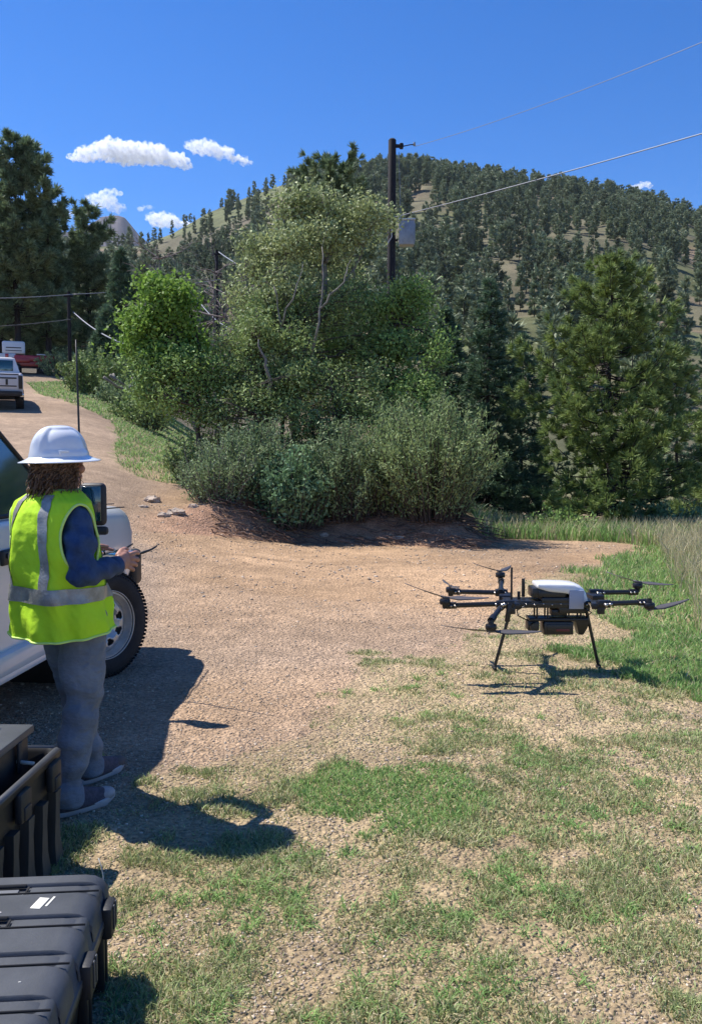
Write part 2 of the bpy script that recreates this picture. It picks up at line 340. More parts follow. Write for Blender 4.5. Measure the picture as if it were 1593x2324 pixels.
def build_ground():
    af = np.linspace(R(-36), R(36), 620); ab = np.linspace(R(36), R(324), 66)[1:-1]; a = np.concatenate([af, ab])
    rr = np.concatenate([[.02, .6, 1.1], np.geomspace(1.5, 30, 420), np.geomspace(30, 600, 210)[1:], [620, 700, 900, 1300, 2200, 4000, 9000]])
    X = rr[:, None]*np.sin(a)[None]; Y = rr[:, None]*np.cos(a)[None]; x = X.ravel(); y = Y.ravel()
    z = terrain(x, y); v = np.stack([x, y, z], -1); m, n = X.shape
    i = np.arange(m-1)[:, None]*n; j = np.arange(n)[None]; k = (j+1) % n
    q = np.stack([i+j, i+n+j, i+n+k, i+k], -1).reshape(-1, 4)[:, ::-1]
    mb = MB(); mb.add(v, q); me = mb.mesh('ground', True)
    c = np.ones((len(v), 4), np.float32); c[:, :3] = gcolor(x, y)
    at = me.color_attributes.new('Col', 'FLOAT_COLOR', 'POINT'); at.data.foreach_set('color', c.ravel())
    m = bpy.data.materials.new('soil and gravel'); m.use_nodes = True; nt = m.node_tree; N = nt.nodes; L = nt.links; b = N['Principled BSDF']
    b.inputs['Roughness'].default_value = .92; b.inputs['Specular IOR Level'].default_value = .2
    ca = N.new('ShaderNodeAttribute'); ca.attribute_name = 'Col'; tc = N.new('ShaderNodeTexCoord')
    def noise(sc, det=5):
        t = N.new('ShaderNodeTexNoise'); t.inputs['Scale'].default_value = sc; t.inputs['Detail'].default_value = det; t.inputs['Roughness'].default_value = .7; L.new(tc.outputs['Object'], t.inputs['Vector']); return t
    def mr(src, a, b_, lo, hi):
        q = N.new('ShaderNodeMapRange'); L.new(src, q.inputs[0]); q.inputs[1].default_value = a; q.inputs[2].default_value = b_; q.inputs[3].default_value = lo; q.inputs[4].default_value = hi; return q.outputs[0]
    def mul(a_, b_):
        q = N.new('ShaderNodeMath'); q.operation = 'MULTIPLY'; L.new(a_, q.inputs[0]); L.new(b_, q.inputs[1]); return q.outputs[0]
    n1 = noise(3.5); n2 = noise(38, 4); vo = N.new('ShaderNodeTexVoronoi'); vo.inputs['Scale'].default_value = 55; L.new(tc.outputs['Object'], vo.inputs['Vector'])
    v2 = N.new('ShaderNodeTexVoronoi'); v2.inputs['Scale'].default_value = 24; L.new(tc.outputs['Object'], v2.inputs['Vector'])
    sep = N.new('ShaderNodeSeparateColor'); L.new(vo.outputs['Color'], sep.inputs[0])
    nb_ = noise(.13, 6); k = mul(mr(nb_.outputs[0], .32, .68, .72, 1.26), mul(mul(mr(n1.outputs[0], .3, .7, .82, 1.18), mr(n2.outputs[0], .3, .7, .64, 1.36)), mr(sep.outputs[0], 0, 1, .78, 1.22)))
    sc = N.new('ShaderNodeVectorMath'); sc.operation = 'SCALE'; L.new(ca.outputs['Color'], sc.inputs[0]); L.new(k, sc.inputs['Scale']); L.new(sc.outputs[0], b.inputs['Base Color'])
    ad = N.new('ShaderNodeMath'); ad.operation = 'ADD'; L.new(mr(vo.outputs['Distance'], 0, .6, 1, 0), ad.inputs[0]); L.new(n2.outputs[0], ad.inputs[1])
    a2 = N.new('ShaderNodeMath'); a2.operation = 'ADD'; L.new(ad.outputs[0], a2.inputs[0]); L.new(mr(v2.outputs['Distance'], 0, .6, 1.2, 0), a2.inputs[1])
    bp = N.new('ShaderNodeBump'); bp.inputs['Strength'].default_value = .9; bp.inputs['Distance'].default_value = .016; L.new(a2.outputs[0], bp.inputs['Height']); L.new(bp.outputs[0], b.inputs['Normal'])
    me.materials.append(m); o = link('ground', me); tag(o, kind='structure')
build_ground()

# ------------------------------------------------------------ grass, pebbles
def sample(n, a0, a1, r0, r1):
    a = RNG.uniform(a0, a1, n); r = np.sqrt(RNG.uniform(r0*r0, r1*r1, n)); return r*np.sin(a), r*np.cos(a)
def blades(x, y, h, w, lean, z=None):
    n = len(x); z = terrain(x, y) if z is None else z; a = RNG.uniform(0, 2*PI, n); b = RNG.uniform(0, 2*PI, n); l = RNG.uniform(.2, 1, n)*lean*h
    base = np.stack([x, y, z-.004], -1); side = np.stack([np.cos(a), np.sin(a), 0*a], -1)*(w/2)[:, None]
    ln = np.stack([np.cos(b)*l, np.sin(b)*l, 0*b], -1); up = np.array([0, 0, 1.0])*h[:, None]
    mid = base+ln*.35+up*.6; tip = base+ln+up*np.sqrt(np.maximum(.1, 1-(l/h*.5)**2))[:, None]
    v = np.stack([base-side, base+side, mid+side*.8, mid-side*.8, tip], 1).reshape(-1, 3); i = np.arange(n)[:, None]*5
    return v, [i+np.array([[0, 1, 2, 3]]), i+np.array([[3, 2, 4]])]
def in_px(P_, x, y): return inside(P_, x, y)
def fp(x, y):   # nothing grows under the vehicle, the cases
    return ~((x < -1.95) & (x > -3.8) & (y < 7.6)) & ~((x < -.76) & (x > -2) & (y < 2.7)) & ~((x < -1.2) & (x > -2.2) & (y < 3.5) & (y > 2.6))
def grow():
    short = MB(); dry = MB(); lush = MB(); tall = MB()
    for r0, r1, n, hw in [(2.2, 3.6, 120000, 1), (3.6, 5.5, 150000, 1.25), (5.5, 9, 160000, 1.7), (9, 17.5, 90000, 2.6)]:
        n = int(n*1.4); x, y = sample(n, R(-26), R(47), r0, r1); g = gmask(x, y); L_ = inside(P_LUSH, x+(fbm(x*2.2, y*2.2, 31)-.5)*1.6, y+(fbm(x*2.2, y*2.2, 32)-.5)*2.4); PT = inside(P_PATCH, x, y)
        k = (RNG.random(n) < .85*g**1.25) & fp(x, y) & ~L_; x1, y1, g1 = x[k], y[k], g[k]; p1 = PT[k]
        h = (.012+.034*g1*RNG.uniform(.5, 1.3, len(x1)))*np.where(p1, .8, 1); w = .0042*hw*RNG.uniform(.7, 1.4, len(x1))
        is_dry = RNG.random(len(x1)) < np.where(p1, .12, .42)
        for src_, tg_ in ((~is_dry & ~p1, short), (~is_dry & p1, lush)):
            if src_.any(): tg_.add(*blades(x1[src_], y1[src_], h[src_], w[src_], 1.3))
        if is_dry.any(): dry.add(*blades(x1[is_dry], y1[is_dry], h[is_dry]*.8, w[is_dry], 1.8))
        k = L_ & (RNG.random(n) < g); x1, y1 = x[k], y[k]
        if len(x1):
            d = RNG.random(len(x1)) < .12
            h = RNG.uniform(.025, .075, len(x1))*(1+.8*ss(6.5, 12, y1)); w = .005*hw*RNG.uniform(.7, 1.3, len(x1))
            lush.add(*blades(x1[~d], y1[~d], h[~d], w[~d], 1.1)); dry.add(*blades(x1[d], y1[d], h[d], w[d], 1.2))
    # tufts
    for p, r in SP:
        for _ in range(7):
            cx = p[0]+rnd.gauss(0, r*.5); cy = p[1]+rnd.gauss(0, r*.6); n = 26
            x = cx+RNG.normal(0, .022, n); y = cy+RNG.normal(0, .022, n)
            lush.add(*blades(x, y, RNG.uniform(.02, .05, n), np.full(n, .0035*(1+p[1]/8)), 2.4))
    # slope and verge
    x, y = sample(110000, R(-24), R(-8), 14, 60); g = gmask(x, y); k = inside(P_SLOPE, x, y) & (RNG.random(len(x)) < g); x, y = x[k], y[k]
    d = RNG.random(len(x)) < .3; h = RNG.uniform(.05, .13, len(x)); w = .0035*y*RNG.uniform(.4, .9, len(x))*.5
    lush.add(*blades(x[~d], y[~d], h[~d], w[~d], 1.2)); dry.add(*blades(x[d], y[d], h[d], w[d], 1.2))
    x, y = sample(85000, R(8), R(34), 15.5, 27); k = inside(P_VERGE, x, y) & (RNG.random(len(x)) < .55+.45*fbm(x, y, 71)); x, y = x[k], y[k]
    d = RNG.random(len(x)) < .3+.3*ss(.28, .38, x/y); h = RNG.uniform(.12, .38, len(x)); w = RNG.uniform(.012, .03, len(x))
    lush.add(*blades(x[~d], y[~d], h[~d], w[~d], .8)); tall.add(*blades(x[d], y[d], h[d]*1.25, w[d]*.8, .6))
    # tall bleached grass on the right edge
    x, y = sample(78000, R(15), R(45), 8.5, 17); u = x/y; k = (u > .335+.02*(17-y)*.35+.05*(fbm(x*.8, y*.8, 77)-.5)) & (RNG.random(len(x)) < .35+.65*ss(.4, .6, fbm(x*1.1, y*1.1, 78))); x, y = x[k], y[k]
    d = RNG.random(len(x)) < .62; h = RNG.uniform(.18, .48, len(x)); w = RNG.uniform(.006, .014, len(x))
    tall.add(*blades(x[d], y[d], h[d], w[d], .7)); lush.add(*blades(x[~d], y[~d], h[~d]*.7, w[~d], .9))
    tag(short.build('grass', M['blade']), kind='stuff'); tag(dry.build('dry_grass', M['straw']), kind='stuff')
    tag(lush.build('green_grass', M['blade_lush']), kind='stuff'); tag(tall.build('tall_grass', M['straw']), kind='stuff')
grow()
def stone_mesh(seed=0, sub=1):
    bm = bmesh.new(); bmesh.ops.create_icosphere(bm, subdivisions=sub, radius=1); r = random.Random(seed)
    for v in bm.verts: v.co *= r.uniform(.72, 1.15)
    return bm
def pebbles():
    bm = stone_mesh(3); bm.verts.index_update(); bv = np.array([v.co for v in bm.verts]); bf = np.array([[v.index for v in f.verts] for f in bm.faces]); bm.free()
    for nm, c1, c2, share, sd in [('gravel', (.30, .225, .155), (.47, .37, .265), .72, 1), ('pale_gravel', (.46, .37, .27), (.62, .52, .40), .28, 2)]:
        mb = MB()
        for r0, r1, n, s0, s1 in [(2.1, 3.6, 26000, .0025, .0075), (3.6, 6, 20000, .003, .010), (6, 10, 12000, .004, .013), (10, 17, 4500, .008, .026)]:
            n = int(n*share*1.35); x, y = sample(n, R(-26), R(45), r0, r1); g = gmask(x, y)
            k = (RNG.random(n) > g*.8) & (fbm(x*1.5, y*1.5, 81) > RNG.uniform(.25, .62, n)); x, y = x[k], y[k]; n = len(x)
            s = s0+(s1-s0)*RNG.random(n)**3.2; sc = np.stack([s*RNG.uniform(.8, 1.5, n), s*RNG.uniform(.7, 1.2, n), s*RNG.uniform(.4, .75, n)], -1)
            a = RNG.uniform(0, 2*PI, n); v = bv[None]*sc[:, None]; ca, sa = np.cos(a)[:, None], np.sin(a)[:, None]
            v = np.stack([v[..., 0]*ca-v[..., 1]*sa, v[..., 0]*sa+v[..., 1]*ca, v[..., 2]], -1)+np.stack([x, y, terrain(x, y)+s*.2], -1)[:, None]
            mb.add(v.reshape(-1, 3), (np.arange(n)[:, None, None]*len(bv)+bf[None]).reshape(-1, 3))
        tag(mb.build(nm, mat(nm, c1, .9, col2=c2, vs=9, island=.3)), kind='stuff')
pebbles()
def rock(px, py, s, label, seed):
    p = onground(px, py); bm = stone_mesh(seed, 3); rr = random.Random(seed)
    for v in bm.verts:
        n = math.sin(v.co.x*3+seed)*.15+math.sin(v.co.y*5+seed*2)*.1; v.co *= 1+n
        v.co.x *= s; v.co.y *= s*.7; v.co.z *= s*.42
    o = MB().addbm(bm).build('rock', M['stone'], auto=35); o.location = p+Vector((0, 0, s*.12)); o.rotation_euler = (0, 0, rr.uniform(-.4, .4)); tag(o, label, 'rock', 'pale rocks along the road edge')
rock(345, 1139, .20, 'long flat pale rock lying on the dirt bank above the truck hood', 1)
rock(372, 1172, .13, 'small pale rock at the foot of the bank beside the truck hood', 2)
rock(402, 1166, .17, 'rounded pale rock at the foot of the bank left of the shrubs', 3)
rock(328, 1152, .09, 'little tan rock on the bank below the long flat rock', 4)
rock(905, 1222, .10, 'small white rock on the road edge below the brush pile', 5)
rock(1372, 1226, .12, 'single white rock on the far road edge in front of the big pine', 6)
rock(735, 1216, .10, 'pale stone on the road edge below the dark green bush', 7)
rock(440, 1152, .12, 'tan rock half buried in the bank under the left shrub', 8)
rock(395, 950, .24, 'pale boulder in the grass slope under the lime green tree', 9)
# ------------------------------------------------------------ plants
def runit(n):
    v = RNG.normal(size=(n, 3)); return v/np.linalg.norm(v, axis=1)[:, None]
def leaves(mb, C, L_, W_, up=.3, axis=None, spread=1.0):
    n = len(C); a = runit(n)
    if axis is not None: a = a*spread+axis; a /= np.linalg.norm(a, axis=1)[:, None]+1e-9
    nrm = runit(n)+np.array([0, 0, up]); b = np.cross(a, nrm); b /= np.linalg.norm(b, axis=1)[:, None]+1e-9
    L_ = L_*RNG.uniform(.65, 1.3, n); W_ = W_*RNG.uniform(.7, 1.25, n)
    a = a*(L_/2)[:, None]; b = b*(W_/2)[:, None]
    v = np.stack([C-a, C+b-a*.1, C+a, C-b-a*.1], 1).reshape(-1, 3); mb.add(v, np.arange(n)[:, None]*4+np.array([[0, 1, 2, 3]]))
def needles(mb, C, D_, n, l, w, spread=.9):
    """n needle blades at each tuft centre C pointing roughly along D_"""
    C = np.repeat(C, n, 0); D_ = np.repeat(D_, n, 0); m = len(C); d = D_+runit(m)*spread; d /= np.linalg.norm(d, axis=1)[:, None]+1e-9
    s = np.cross(d, runit(m)); s /= np.linalg.norm(s, axis=1)[:, None]+1e-9; l = l*RNG.uniform(.7, 1.25, m); s = s*(w/2)
    base = C+runit(m)*(l*.12)[:, None]; mid = base+d*(l*.55)[:, None]; tip = base+d*l[:, None]
    v = np.stack([base-s*.6, base+s*.6, mid+s, tip, mid-s], 1).reshape(-1, 3); i = np.arange(m)[:, None]*5
    mb.add(v, [i+np.array([[0, 1, 2, 4]]), i+np.array([[4, 2, 3]])])
def curve(p0, p1, bend, k=5):
    p0 = np.array(p0, float); p1 = np.array(p1, float); t = np.linspace(0, 1, k)[:, None]
    return p0*(1-t)+p1*t+np.array(bend)[None]*(4*t*(1-t))
def deciduous(name, loc, trunks, blobs, leaf, lm, bm_='bark', LL=.09, WW=.055, per=16, cr=.26, label=None, cat='tree', group=None, twigs=True, up=.3, fine=1.0):
    """trunks: list of polylines [(x,y,z,r)..]; blobs: (cx,cy,cz,rx,ry,rz,clumps)"""
    per = int(per*1.45); root = empty(name, loc, 0, label, cat, group); w = MB(); f = MB(); pts = []
    for t in trunks:
        t = np.array(t, float); k = len(t); s = np.linspace(0, k-1, k*3); P = np.stack([np.interp(s, np.arange(k), t[:, c]) for c in range(4)], -1)
        P[1:, :2] += RNG.normal(0, .03, (len(P)-1, 2)); tube(w, P[:, :3], P[:, 3], 8); pts.append(P)
    allp = np.concatenate(pts); nb = []
    for b in blobs:      # every bough breaks into smaller uneven lobes
        nb.append((*b[:3], b[3]*.62, b[4]*.62, b[5]*.62, b[6]*.26))
        for _ in range(5):
            d_ = runit(1)[0]; q_ = rnd.uniform(.5, .95); k_ = rnd.uniform(.32, .58); nb.append((b[0]+d_[0]*b[3]*q_, b[1]+d_[1]*b[4]*q_, b[2]+d_[2]*b[5]*q_, b[3]*k_, b[4]*k_, b[5]*k_*rnd.uniform(.7, 1.1), b[6]*k_*.36))
    blobs = nb
    for b in blobs:
        c = np.array(b[:3]); rd = np.array(b[3:6])*1.12; n = max(4, int(b[6]*1.22))
        dist = np.linalg.norm(allp[:, :3]-c, axis=1)+np.where(allp[:, 2] > c[2], 2.5, 0); j = np.argmin(dist); a = allp[j]
        r0 = min(a[3]*.6, .04); P = curve(a[:3], c, RNG.normal(0, .12, 3), 6); tube(w, P, np.linspace(r0, r0*.45, 6), 6)
        d = runit(n); rad = RNG.random(n)**.42; sd_ = rnd.uniform(0, 99); lob = .62+.85*fbm(d[:, 0]*1.9+sd_, d[:, 2]*1.9+d[:, 1]*1.3, 17, 3); cc = c+d*rad[:, None]*rd*lob[:, None]*(1+.3*(RNG.random(n)[:, None]-.5))
        if twigs:
            for q in cc[::3]:
                s = P[rnd.randint(2, 5)]; tube(w, curve(s, q, RNG.normal(0, .08, 3), 4), np.linspace(r0*.38, .006, 4), 4, cap=False)
        off = RNG.normal(0, cr*.62, (n, per, 3))*np.array([1, 1, .75]); keep = RNG.random((n, per)) < RNG.uniform(.4, 1, (n, 1))
        C = (cc[:, None]+off)[keep]; leaves(f, C, LL*.84, WW*.8, up)
    w.build('trunk', M[bm_], root, smooth=True); f.build('crown', M[lm], root); return root
def conifer_mesh(H, prof, wn, br, seg, tn, nl, nw, droop=.1, upt=.25, r0=.1, base=.1, spread=.9, side=1, lean=0, jit=.25, low=False):
    """returns trunk MB and needle MB. prof(t)-> branch length at relative height t"""
    w = MB(); f = MB(); k = 10; z = np.linspace(0, H, k)
    wob = np.cumsum(RNG.normal(0, H*.004, (k, 2)), 0)*(0 if low else 1); TP = np.stack([wob[:, 0]+lean*z, wob[:, 1], z], -1)
    tube(w, TP, np.linspace(r0, r0*.12, k)**1, 4 if low else 8, cap=not low)
    hs = np.linspace(base, .985, wn); C = []; D_ = []
    for h in hs:
        L0 = prof(h)
        for b in range(br if h < .92 else max(3, br-2)):
            hh = h+RNG.uniform(-.5, .5)*(1-base)/wn; p0 = np.array([np.interp(hh*H, z, TP[:, c]) for c in range(3)])
            a = RNG.uniform(0, 2*PI); L1 = L0*RNG.uniform(1-jit*2, 1+jit); 
            if L1 < .02*H*.2: continue
            dirn = np.array([math.cos(a), math.sin(a), 0]); t = np.linspace(0, 1, seg)
            zz = L1*(-droop*np.sin(t*PI*.8)+upt*t*t*(.3+h)); P = p0+dirn[None]*(t*L1)[:, None]; P[:, 2] += zz
            if not low: tube(w, P, np.linspace(max(.01, r0*.22*(1-h*.6)), .006, seg), 4, cap=False)
            m = max(2, int(tn*L1/(prof(.2)+1e-6)+.5)); ts = .28+.72*RNG.random(m)**.8
            side_ = np.cross(dirn, [0, 0, 1]); off = RNG.uniform(-1, 1, m)*L1*.33*side*(1.15-ts)
            Q = np.stack([np.interp(ts, t, P[:, c]) for c in range(3)], -1)+side_[None]*off[:, None]; Q[:, 2] += RNG.uniform(-.04, .06, m)*L1
            dd = dirn[None]*.7+side_[None]*np.sign(off)[:, None]*.5+np.array([0, 0, .45]); C.append(Q); D_.append(dd)
            C.append(P[-1:]); D_.append((dirn+np.array([0, 0, .4]))[None])
    C.append(TP[-1:]); D_.append(np.array([[0, 0, 1.5]])); C = np.concatenate(C); D_ = np.concatenate(D_)
    needles(f, C, D_, nl[0], nl[1], nw, spread); return w, f
def put_conifer(name, loc, wf, nm, bk, label, cat='conifer', group=None, rz=0):
    root = empty(name, loc, rz, label, cat, group); wf[0].build('trunk', M[bk], root, smooth=True); wf[1].build('crown', M[nm], root); return root
def gl(px, py_base, D):   # point on the terrain at depth D in the direction of px
    x = (px-CX)/FPX*D; return Vector((x, D, T(x, D)))
def height_to(px, py, D):  # height above terrain that reaches pixel row py
    return A(px, py, D).z-gl(px, 0, D).z

# --- big pine right of the road
D = 21.5; loc = gl(1382, 0, D); H = height_to(1382, 590, D)
prof = lambda t: np.interp(t, [0, .08, .2, .45, .6, .75, .9, 1], [1.3, 2.0, 2.25, 2.2, 1.75, 1.2, .62, .2])
put_conifer('pine_tree', loc, conifer_mesh(H, prof, 27, 8, 7, 15, (40, .19), .020, droop=.12, upt=.45, r0=.13, base=.09, spread=.8, side=1.2, jit=.3), 'needle', 'bark_dark', 'big bushy pine with yellow green sunlit tufts standing right of the road above the drone')
# --- pine cut by the right edge
D = 26; loc = gl(1640, 0, D); H = height_to(1640, 790, D)
put_conifer('pine_tree', loc, conifer_mesh(H, lambda t: np.interp(t, [0, .2, .6, 1], [1.3, 1.35, .9, .15]), 14, 8, 6, 12, (20, .2), .024, droop=.1, upt=.4, r0=.1, base=.05, side=1.1), 'needle', 'bark_dark', 'dark pine cut off by the right edge of the photo beside the tall grass')
# --- spruces between shrubs and pine
sp_prof = lambda a: (lambda t: a*np.interp(t, [0, .12, .5, .85, 1], [.85, 1, .62, .22, .04]))
def spruce(px, pytop, D, a, label, wn=30, nm='spruce'):
    loc = gl(px, 0, D); H = height_to(px, pytop, D)
    return put_conifer('spruce_tree', loc, conifer_mesh(H, sp_prof(a), wn, 9, 5, 15, (15, .15), .026, droop=.22, upt=.1, r0=.09, base=.03, spread=.8, side=1.3, jit=.25), nm, 'bark_dark', label)
spruce(1102, 640, 23.5, 1.5, 'tall dark green spruce directly left of the big bushy pine')
spruce(1020, 700, 25, 1.6, 'dark spruce half hidden behind the bright green tree right of the pole')
spruce(1540, 720, 34, 1.7, 'dark spruce behind the right side of the big pine', 24)
spruce(1600, 660, 40, 1.7, 'dark spruce cut by the right edge of the photo above the tall grass', 24)
spruce(1175, 760, 27, 1.6, 'shorter dark spruce showing in the gap just left of the big pine', 26)
# --- shrub at the foot of the pine
def bush(name, px, D, Rr, H, stems, lf, lm, label, LL=.07, WW=.02, lean=(0, 0), per=34, dens=1, cat='shrub', bk='bark', out=.75, axis=1.0, group=None, ry=None):
    loc = gl(px, 0, D); root = empty(name, loc, 0, label, cat, group); w = MB(); f = MB(); ry = ry or Rr
    for s in range(stems):
        a = rnd.uniform(0, 2*PI); q = math.sqrt(rnd.random()); bx, by = Rr*.45*q*math.cos(a), ry*.45*q*math.sin(a)
        h = H*rnd.uniform(.55, 1)*(1-.42*q*q); tx, ty = Rr*out*q*math.cos(a)*1.2+lean[0]*h+rnd.gauss(0, .12), ry*out*q*math.sin(a)*1.2+lean[1]*h+rnd.gauss(0, .12)
        P = curve((bx, by, -.1), (tx, ty, h), (rnd.gauss(0, .06), rnd.gauss(0, .06), .12*h), 7); tube(w, P, np.linspace(.014, .003, 7), 4, cap=False)
        n = int(per*dens); t = RNG.uniform(.12, 1, n); C = np.stack([np.interp(t, np.linspace(0, 1, 7), P[:, c]) for c in range(3)], -1)
        C += RNG.normal(0, .07, C.shape)*(1.1-t*.5)[:, None]; ax = (P[-1]-P[0]); ax = ax/np.linalg.norm(ax)
        leaves(f, C, LL, WW, .2, ax[None]*axis)
    w.build('stem', M[bk], root, smooth=True); f.build('foliage', M[lm], root); return root
bush('shrub', 1455, 20.5, .9, .95, 60, 0, 'leaf_teal', 'low blue green bush at the foot of the big pine, right of its trunk', LL=.09, WW=.045, per=46)
bush('shrub', 1275, 19.0, .8, .62, 45, 0, 'leaf_green', 'low bright green bush at the foot of the big pine, left of its trunk', LL=.08, WW=.04, per=44)
bush('shrub', 1568, 19.5, .7, .8, 36, 0, 'leaf_teal', 'small leafy bush behind the tall grass at the right edge', LL=.08, WW=.04, per=40)
# --- shrubs on the bank
bush('shrub', 985, 17.3, 1.25, 2.5, 300, 0, 'leaf_willow', 'large feathery willow shrub arching over the right end of the bank', LL=.085, WW=.026, lean=(.03, -.05), per=80, out=.9, axis=.9)
bush('shrub', 890, 17.9, 1.25, 2.45, 240, 0, 'leaf_willow', 'upright feathery shrub on the middle of the bank, left of the arching willow shrub', LL=.085, WW=.026, per=80, axis=.9)
bush('shrub', 785, 17.7, 1.2, 2.1, 210, 0, 'leaf_sage', 'grey green shrub on the bank between the dark bush and the feathery shrubs', LL=.08, WW=.032, per=74, axis=.7)
bush('shrub', 665, 17.2, 1.0, 1.6, 180, 0, 'leaf_teal', 'dark blue green leafy bush reaching down to the road edge', LL=.09, WW=.05, per=56, axis=.5)
bush('shrub', 580, 17.9, 1.15, 1.9, 190, 0, 'leaf_sage', 'grey green bush on the bank just left of the dark leafy bush', LL=.08, WW=.032, per=72, axis=.6)
bush('shrub', 505, 17.2, 1.0, 1.35, 150, 0, 'leaf_sage', 'thin twiggy shrub at the left end of the bank', LL=.07, WW=.030, per=52, axis=.6, bk='dead')
bush('shrub', 700, 20.5, 1.5, 2.3, 170, 0, 'leaf_mid', 'leafy undergrowth bush around the feet of the big cottonwood', LL=.08, WW=.035, per=52, axis=.8)
bush('shrub', 470, 20.5, 1.1, 1.5, 110, 0, 'leaf_mid', 'green bush under the leaning lime green tree', LL=.09, WW=.045, per=44, axis=.5)
# --- central trees. local offsets in metres: x right, y away
D = 21.5; k = D/FPX
def blob(px, py, dy, rx, rz, n, loc, D): p = A(px, py, D+dy)-loc; return (p.x, p.y, p.z, rx*D/FPX, rx*D/FPX*.9, rz*D/FPX, n)
def pt(px, py, dy, r, loc, D): p = A(px, py, D+dy)-loc; return (p.x, p.y, p.z, r)
D = 22.0; loc = gl(668, 0, D)
tr = [[(0, 0, -.2, .15), pt(664, 930, 0, .13, loc, D), pt(690, 800, 0, .11, loc, D), pt(735, 660, .2, .085, loc, D), pt(740, 540, .2, .05, loc, D), pt(728, 440, .2, .015, loc, D)],
      [pt(668, 890, 0, .1, loc, D), pt(650, 790, -.3, .08, loc, D), pt(650, 650, -.3, .05, loc, D), pt(640, 500, -.2, .02, loc, D)],
      [pt(700, 770, 0, .05, loc, D), pt(770, 680, .3, .042, loc, D), pt(820, 570, .3, .026, loc, D), pt(850, 500, -.3, .012, loc, D)],
      [pt(680, 830, 0, .07, loc, D), pt(600, 720, .3, .05, loc, D), pt(575, 610, .3, .02, loc, D)]]
tr += [[pt(690, 860, -1.0, .030, loc, D), pt(640, 740, -1.5, .02, loc, D), pt(622, 650, -1.5, .012, loc, D)], [pt(700, 850, -1.2, .034, loc, D), pt(722, 740, -1.7, .026, loc, D), pt(735, 640, -1.6, .018, loc, D), pt(728, 560, -1.3, .01, loc, D)],
       [pt(728, 700, -1.7, .026, loc, D), pt(775, 640, -1.8, .018, loc, D), pt(800, 590, -1.6, .008, loc, D)], [pt(640, 740, -1.5, .022, loc, D), pt(672, 660, -1.7, .016, loc, D), pt(690, 600, -1.6, .007, loc, D)], [pt(612, 900, -2.2, .05, loc, D), pt(606, 830, -2.4, .035, loc, D), pt(590, 770, -2.4, .012, loc, D)]]
bl = [blob(*a, loc, D) for a in [(725, 455, 0, 62, 45, 60), (655, 490, .2, 50, 46, 48), (790, 500, 0, 60, 45, 55), (855, 495, -.3, 42, 32, 34), (700, 540, -.3, 80, 50, 80), (620, 560, .2, 44, 46, 34), (790, 580, .3, 70, 45, 50),
      (590, 620, .2, 50, 40, 30), (660, 640, -.5, 70, 45, 60), (730, 660, .3, 60, 45, 34), (620, 720, -.4, 65, 50, 55), (560, 690, .4, 50, 45, 34), (690, 740, .1, 60, 50, 38), (565, 565, .3, 34, 26, 16)]]
deciduous('cottonwood_tree', loc, tr, bl, 0, 'leaf_olive', 'bark_pale', LL=.115, WW=.07, per=24, cr=.30, label='tallest olive green cottonwood in the middle, left of the utility pole')
D = 20.6; loc = gl(610, 0, D)
tr = [[(0, 0, -.2, .09), pt(600, 900, 0, .08, loc, D), pt(590, 800, 0, .05, loc, D), pt(580, 700, 0, .02, loc, D)], [pt(603, 930, 0, .06, loc, D), pt(650, 830, 0, .04, loc, D), pt(660, 740, 0, .015, loc, D)]]
bl = [blob(*a, loc, D) for a in [(580, 760, 0, 62, 50, 60), (640, 790, .1, 60, 48, 56), (560, 840, 0, 62, 50, 60), (630, 870, -.2, 62, 46, 56), (520, 800, .3, 45, 45, 38), (690, 850, .2, 48, 44, 40), (600, 930, -.2, 55, 36, 36), (520, 880, .1, 50, 42, 40)]]
deciduous('small_tree', loc, tr, bl, 0, 'leaf_mid', 'bark', LL=.10, WW=.06, per=24, cr=.27, label='medium green young tree in front of the big cottonwood, right of the lime green tree')
D = 20.8; loc = gl(545, 0, D)
tr = [[(0, 0, -.2, .12), pt(522, 985, 0, .105, loc, D), pt(478, 905, 0, .09, loc, D), pt(440, 840, 0, .07, loc, D), pt(395, 770, 0, .05, loc, D), pt(375, 690, 0, .02, loc, D)],
      [pt(478, 905, 0, .06, loc, D), pt(460, 820, .2, .05, loc, D), pt(440, 740, .2, .03, loc, D), pt(425, 680, .2, .012, loc, D)]]
bl = [blob(*a, loc, D) for a in [(375, 665, 0, 40, 40, 46), (340, 720, 0, 48, 42, 50), (400, 720, .2, 50, 44, 54), (310, 780, 0, 36, 38, 36), (370, 790, -.2, 55, 42, 56), (430, 770, .3, 42, 42, 40), (340, 640, .1, 22, 26, 16), (300, 720, .1, 26, 30, 18), (415, 665, 0, 30, 30, 22), (385, 830, 0, 50, 36, 34)]]
deciduous('leaning_tree', loc, tr, bl, 0, 'leaf_lime', 'bark_dark', LL=.12, WW=.08, per=24, cr=.27, label='bright lime green tree leaning left over the grass slope', up=.6)
D = 20.2; loc = gl(455, 0, D)
tr = [[(0, 0, -.2, .06), pt(450, 920, 0, .05, loc, D), pt(440, 850, 0, .03, loc, D), pt(430, 810, 0, .012, loc, D)]]
bl = [blob(*a, loc, D) for a in [(430, 850, 0, 66, 46, 80), (360, 850, .2, 52, 44, 60), (390, 830, .1, 60, 40, 60), (330, 840, .2, 40, 34, 34), (400, 910, -.1, 66, 36, 48), (480, 850, .1, 46, 50, 42), (470, 930, 0, 60, 36, 40), (350, 900, .2, 38, 30, 26)]]
deciduous('small_tree', loc, tr, bl, 0, 'leaf_green', 'bark', LL=.10, WW=.055, per=22, cr=.27, label='low spreading green tree under the lime green crown at the left end of the bank')
D = 21.8; loc = gl(885, 0, D)
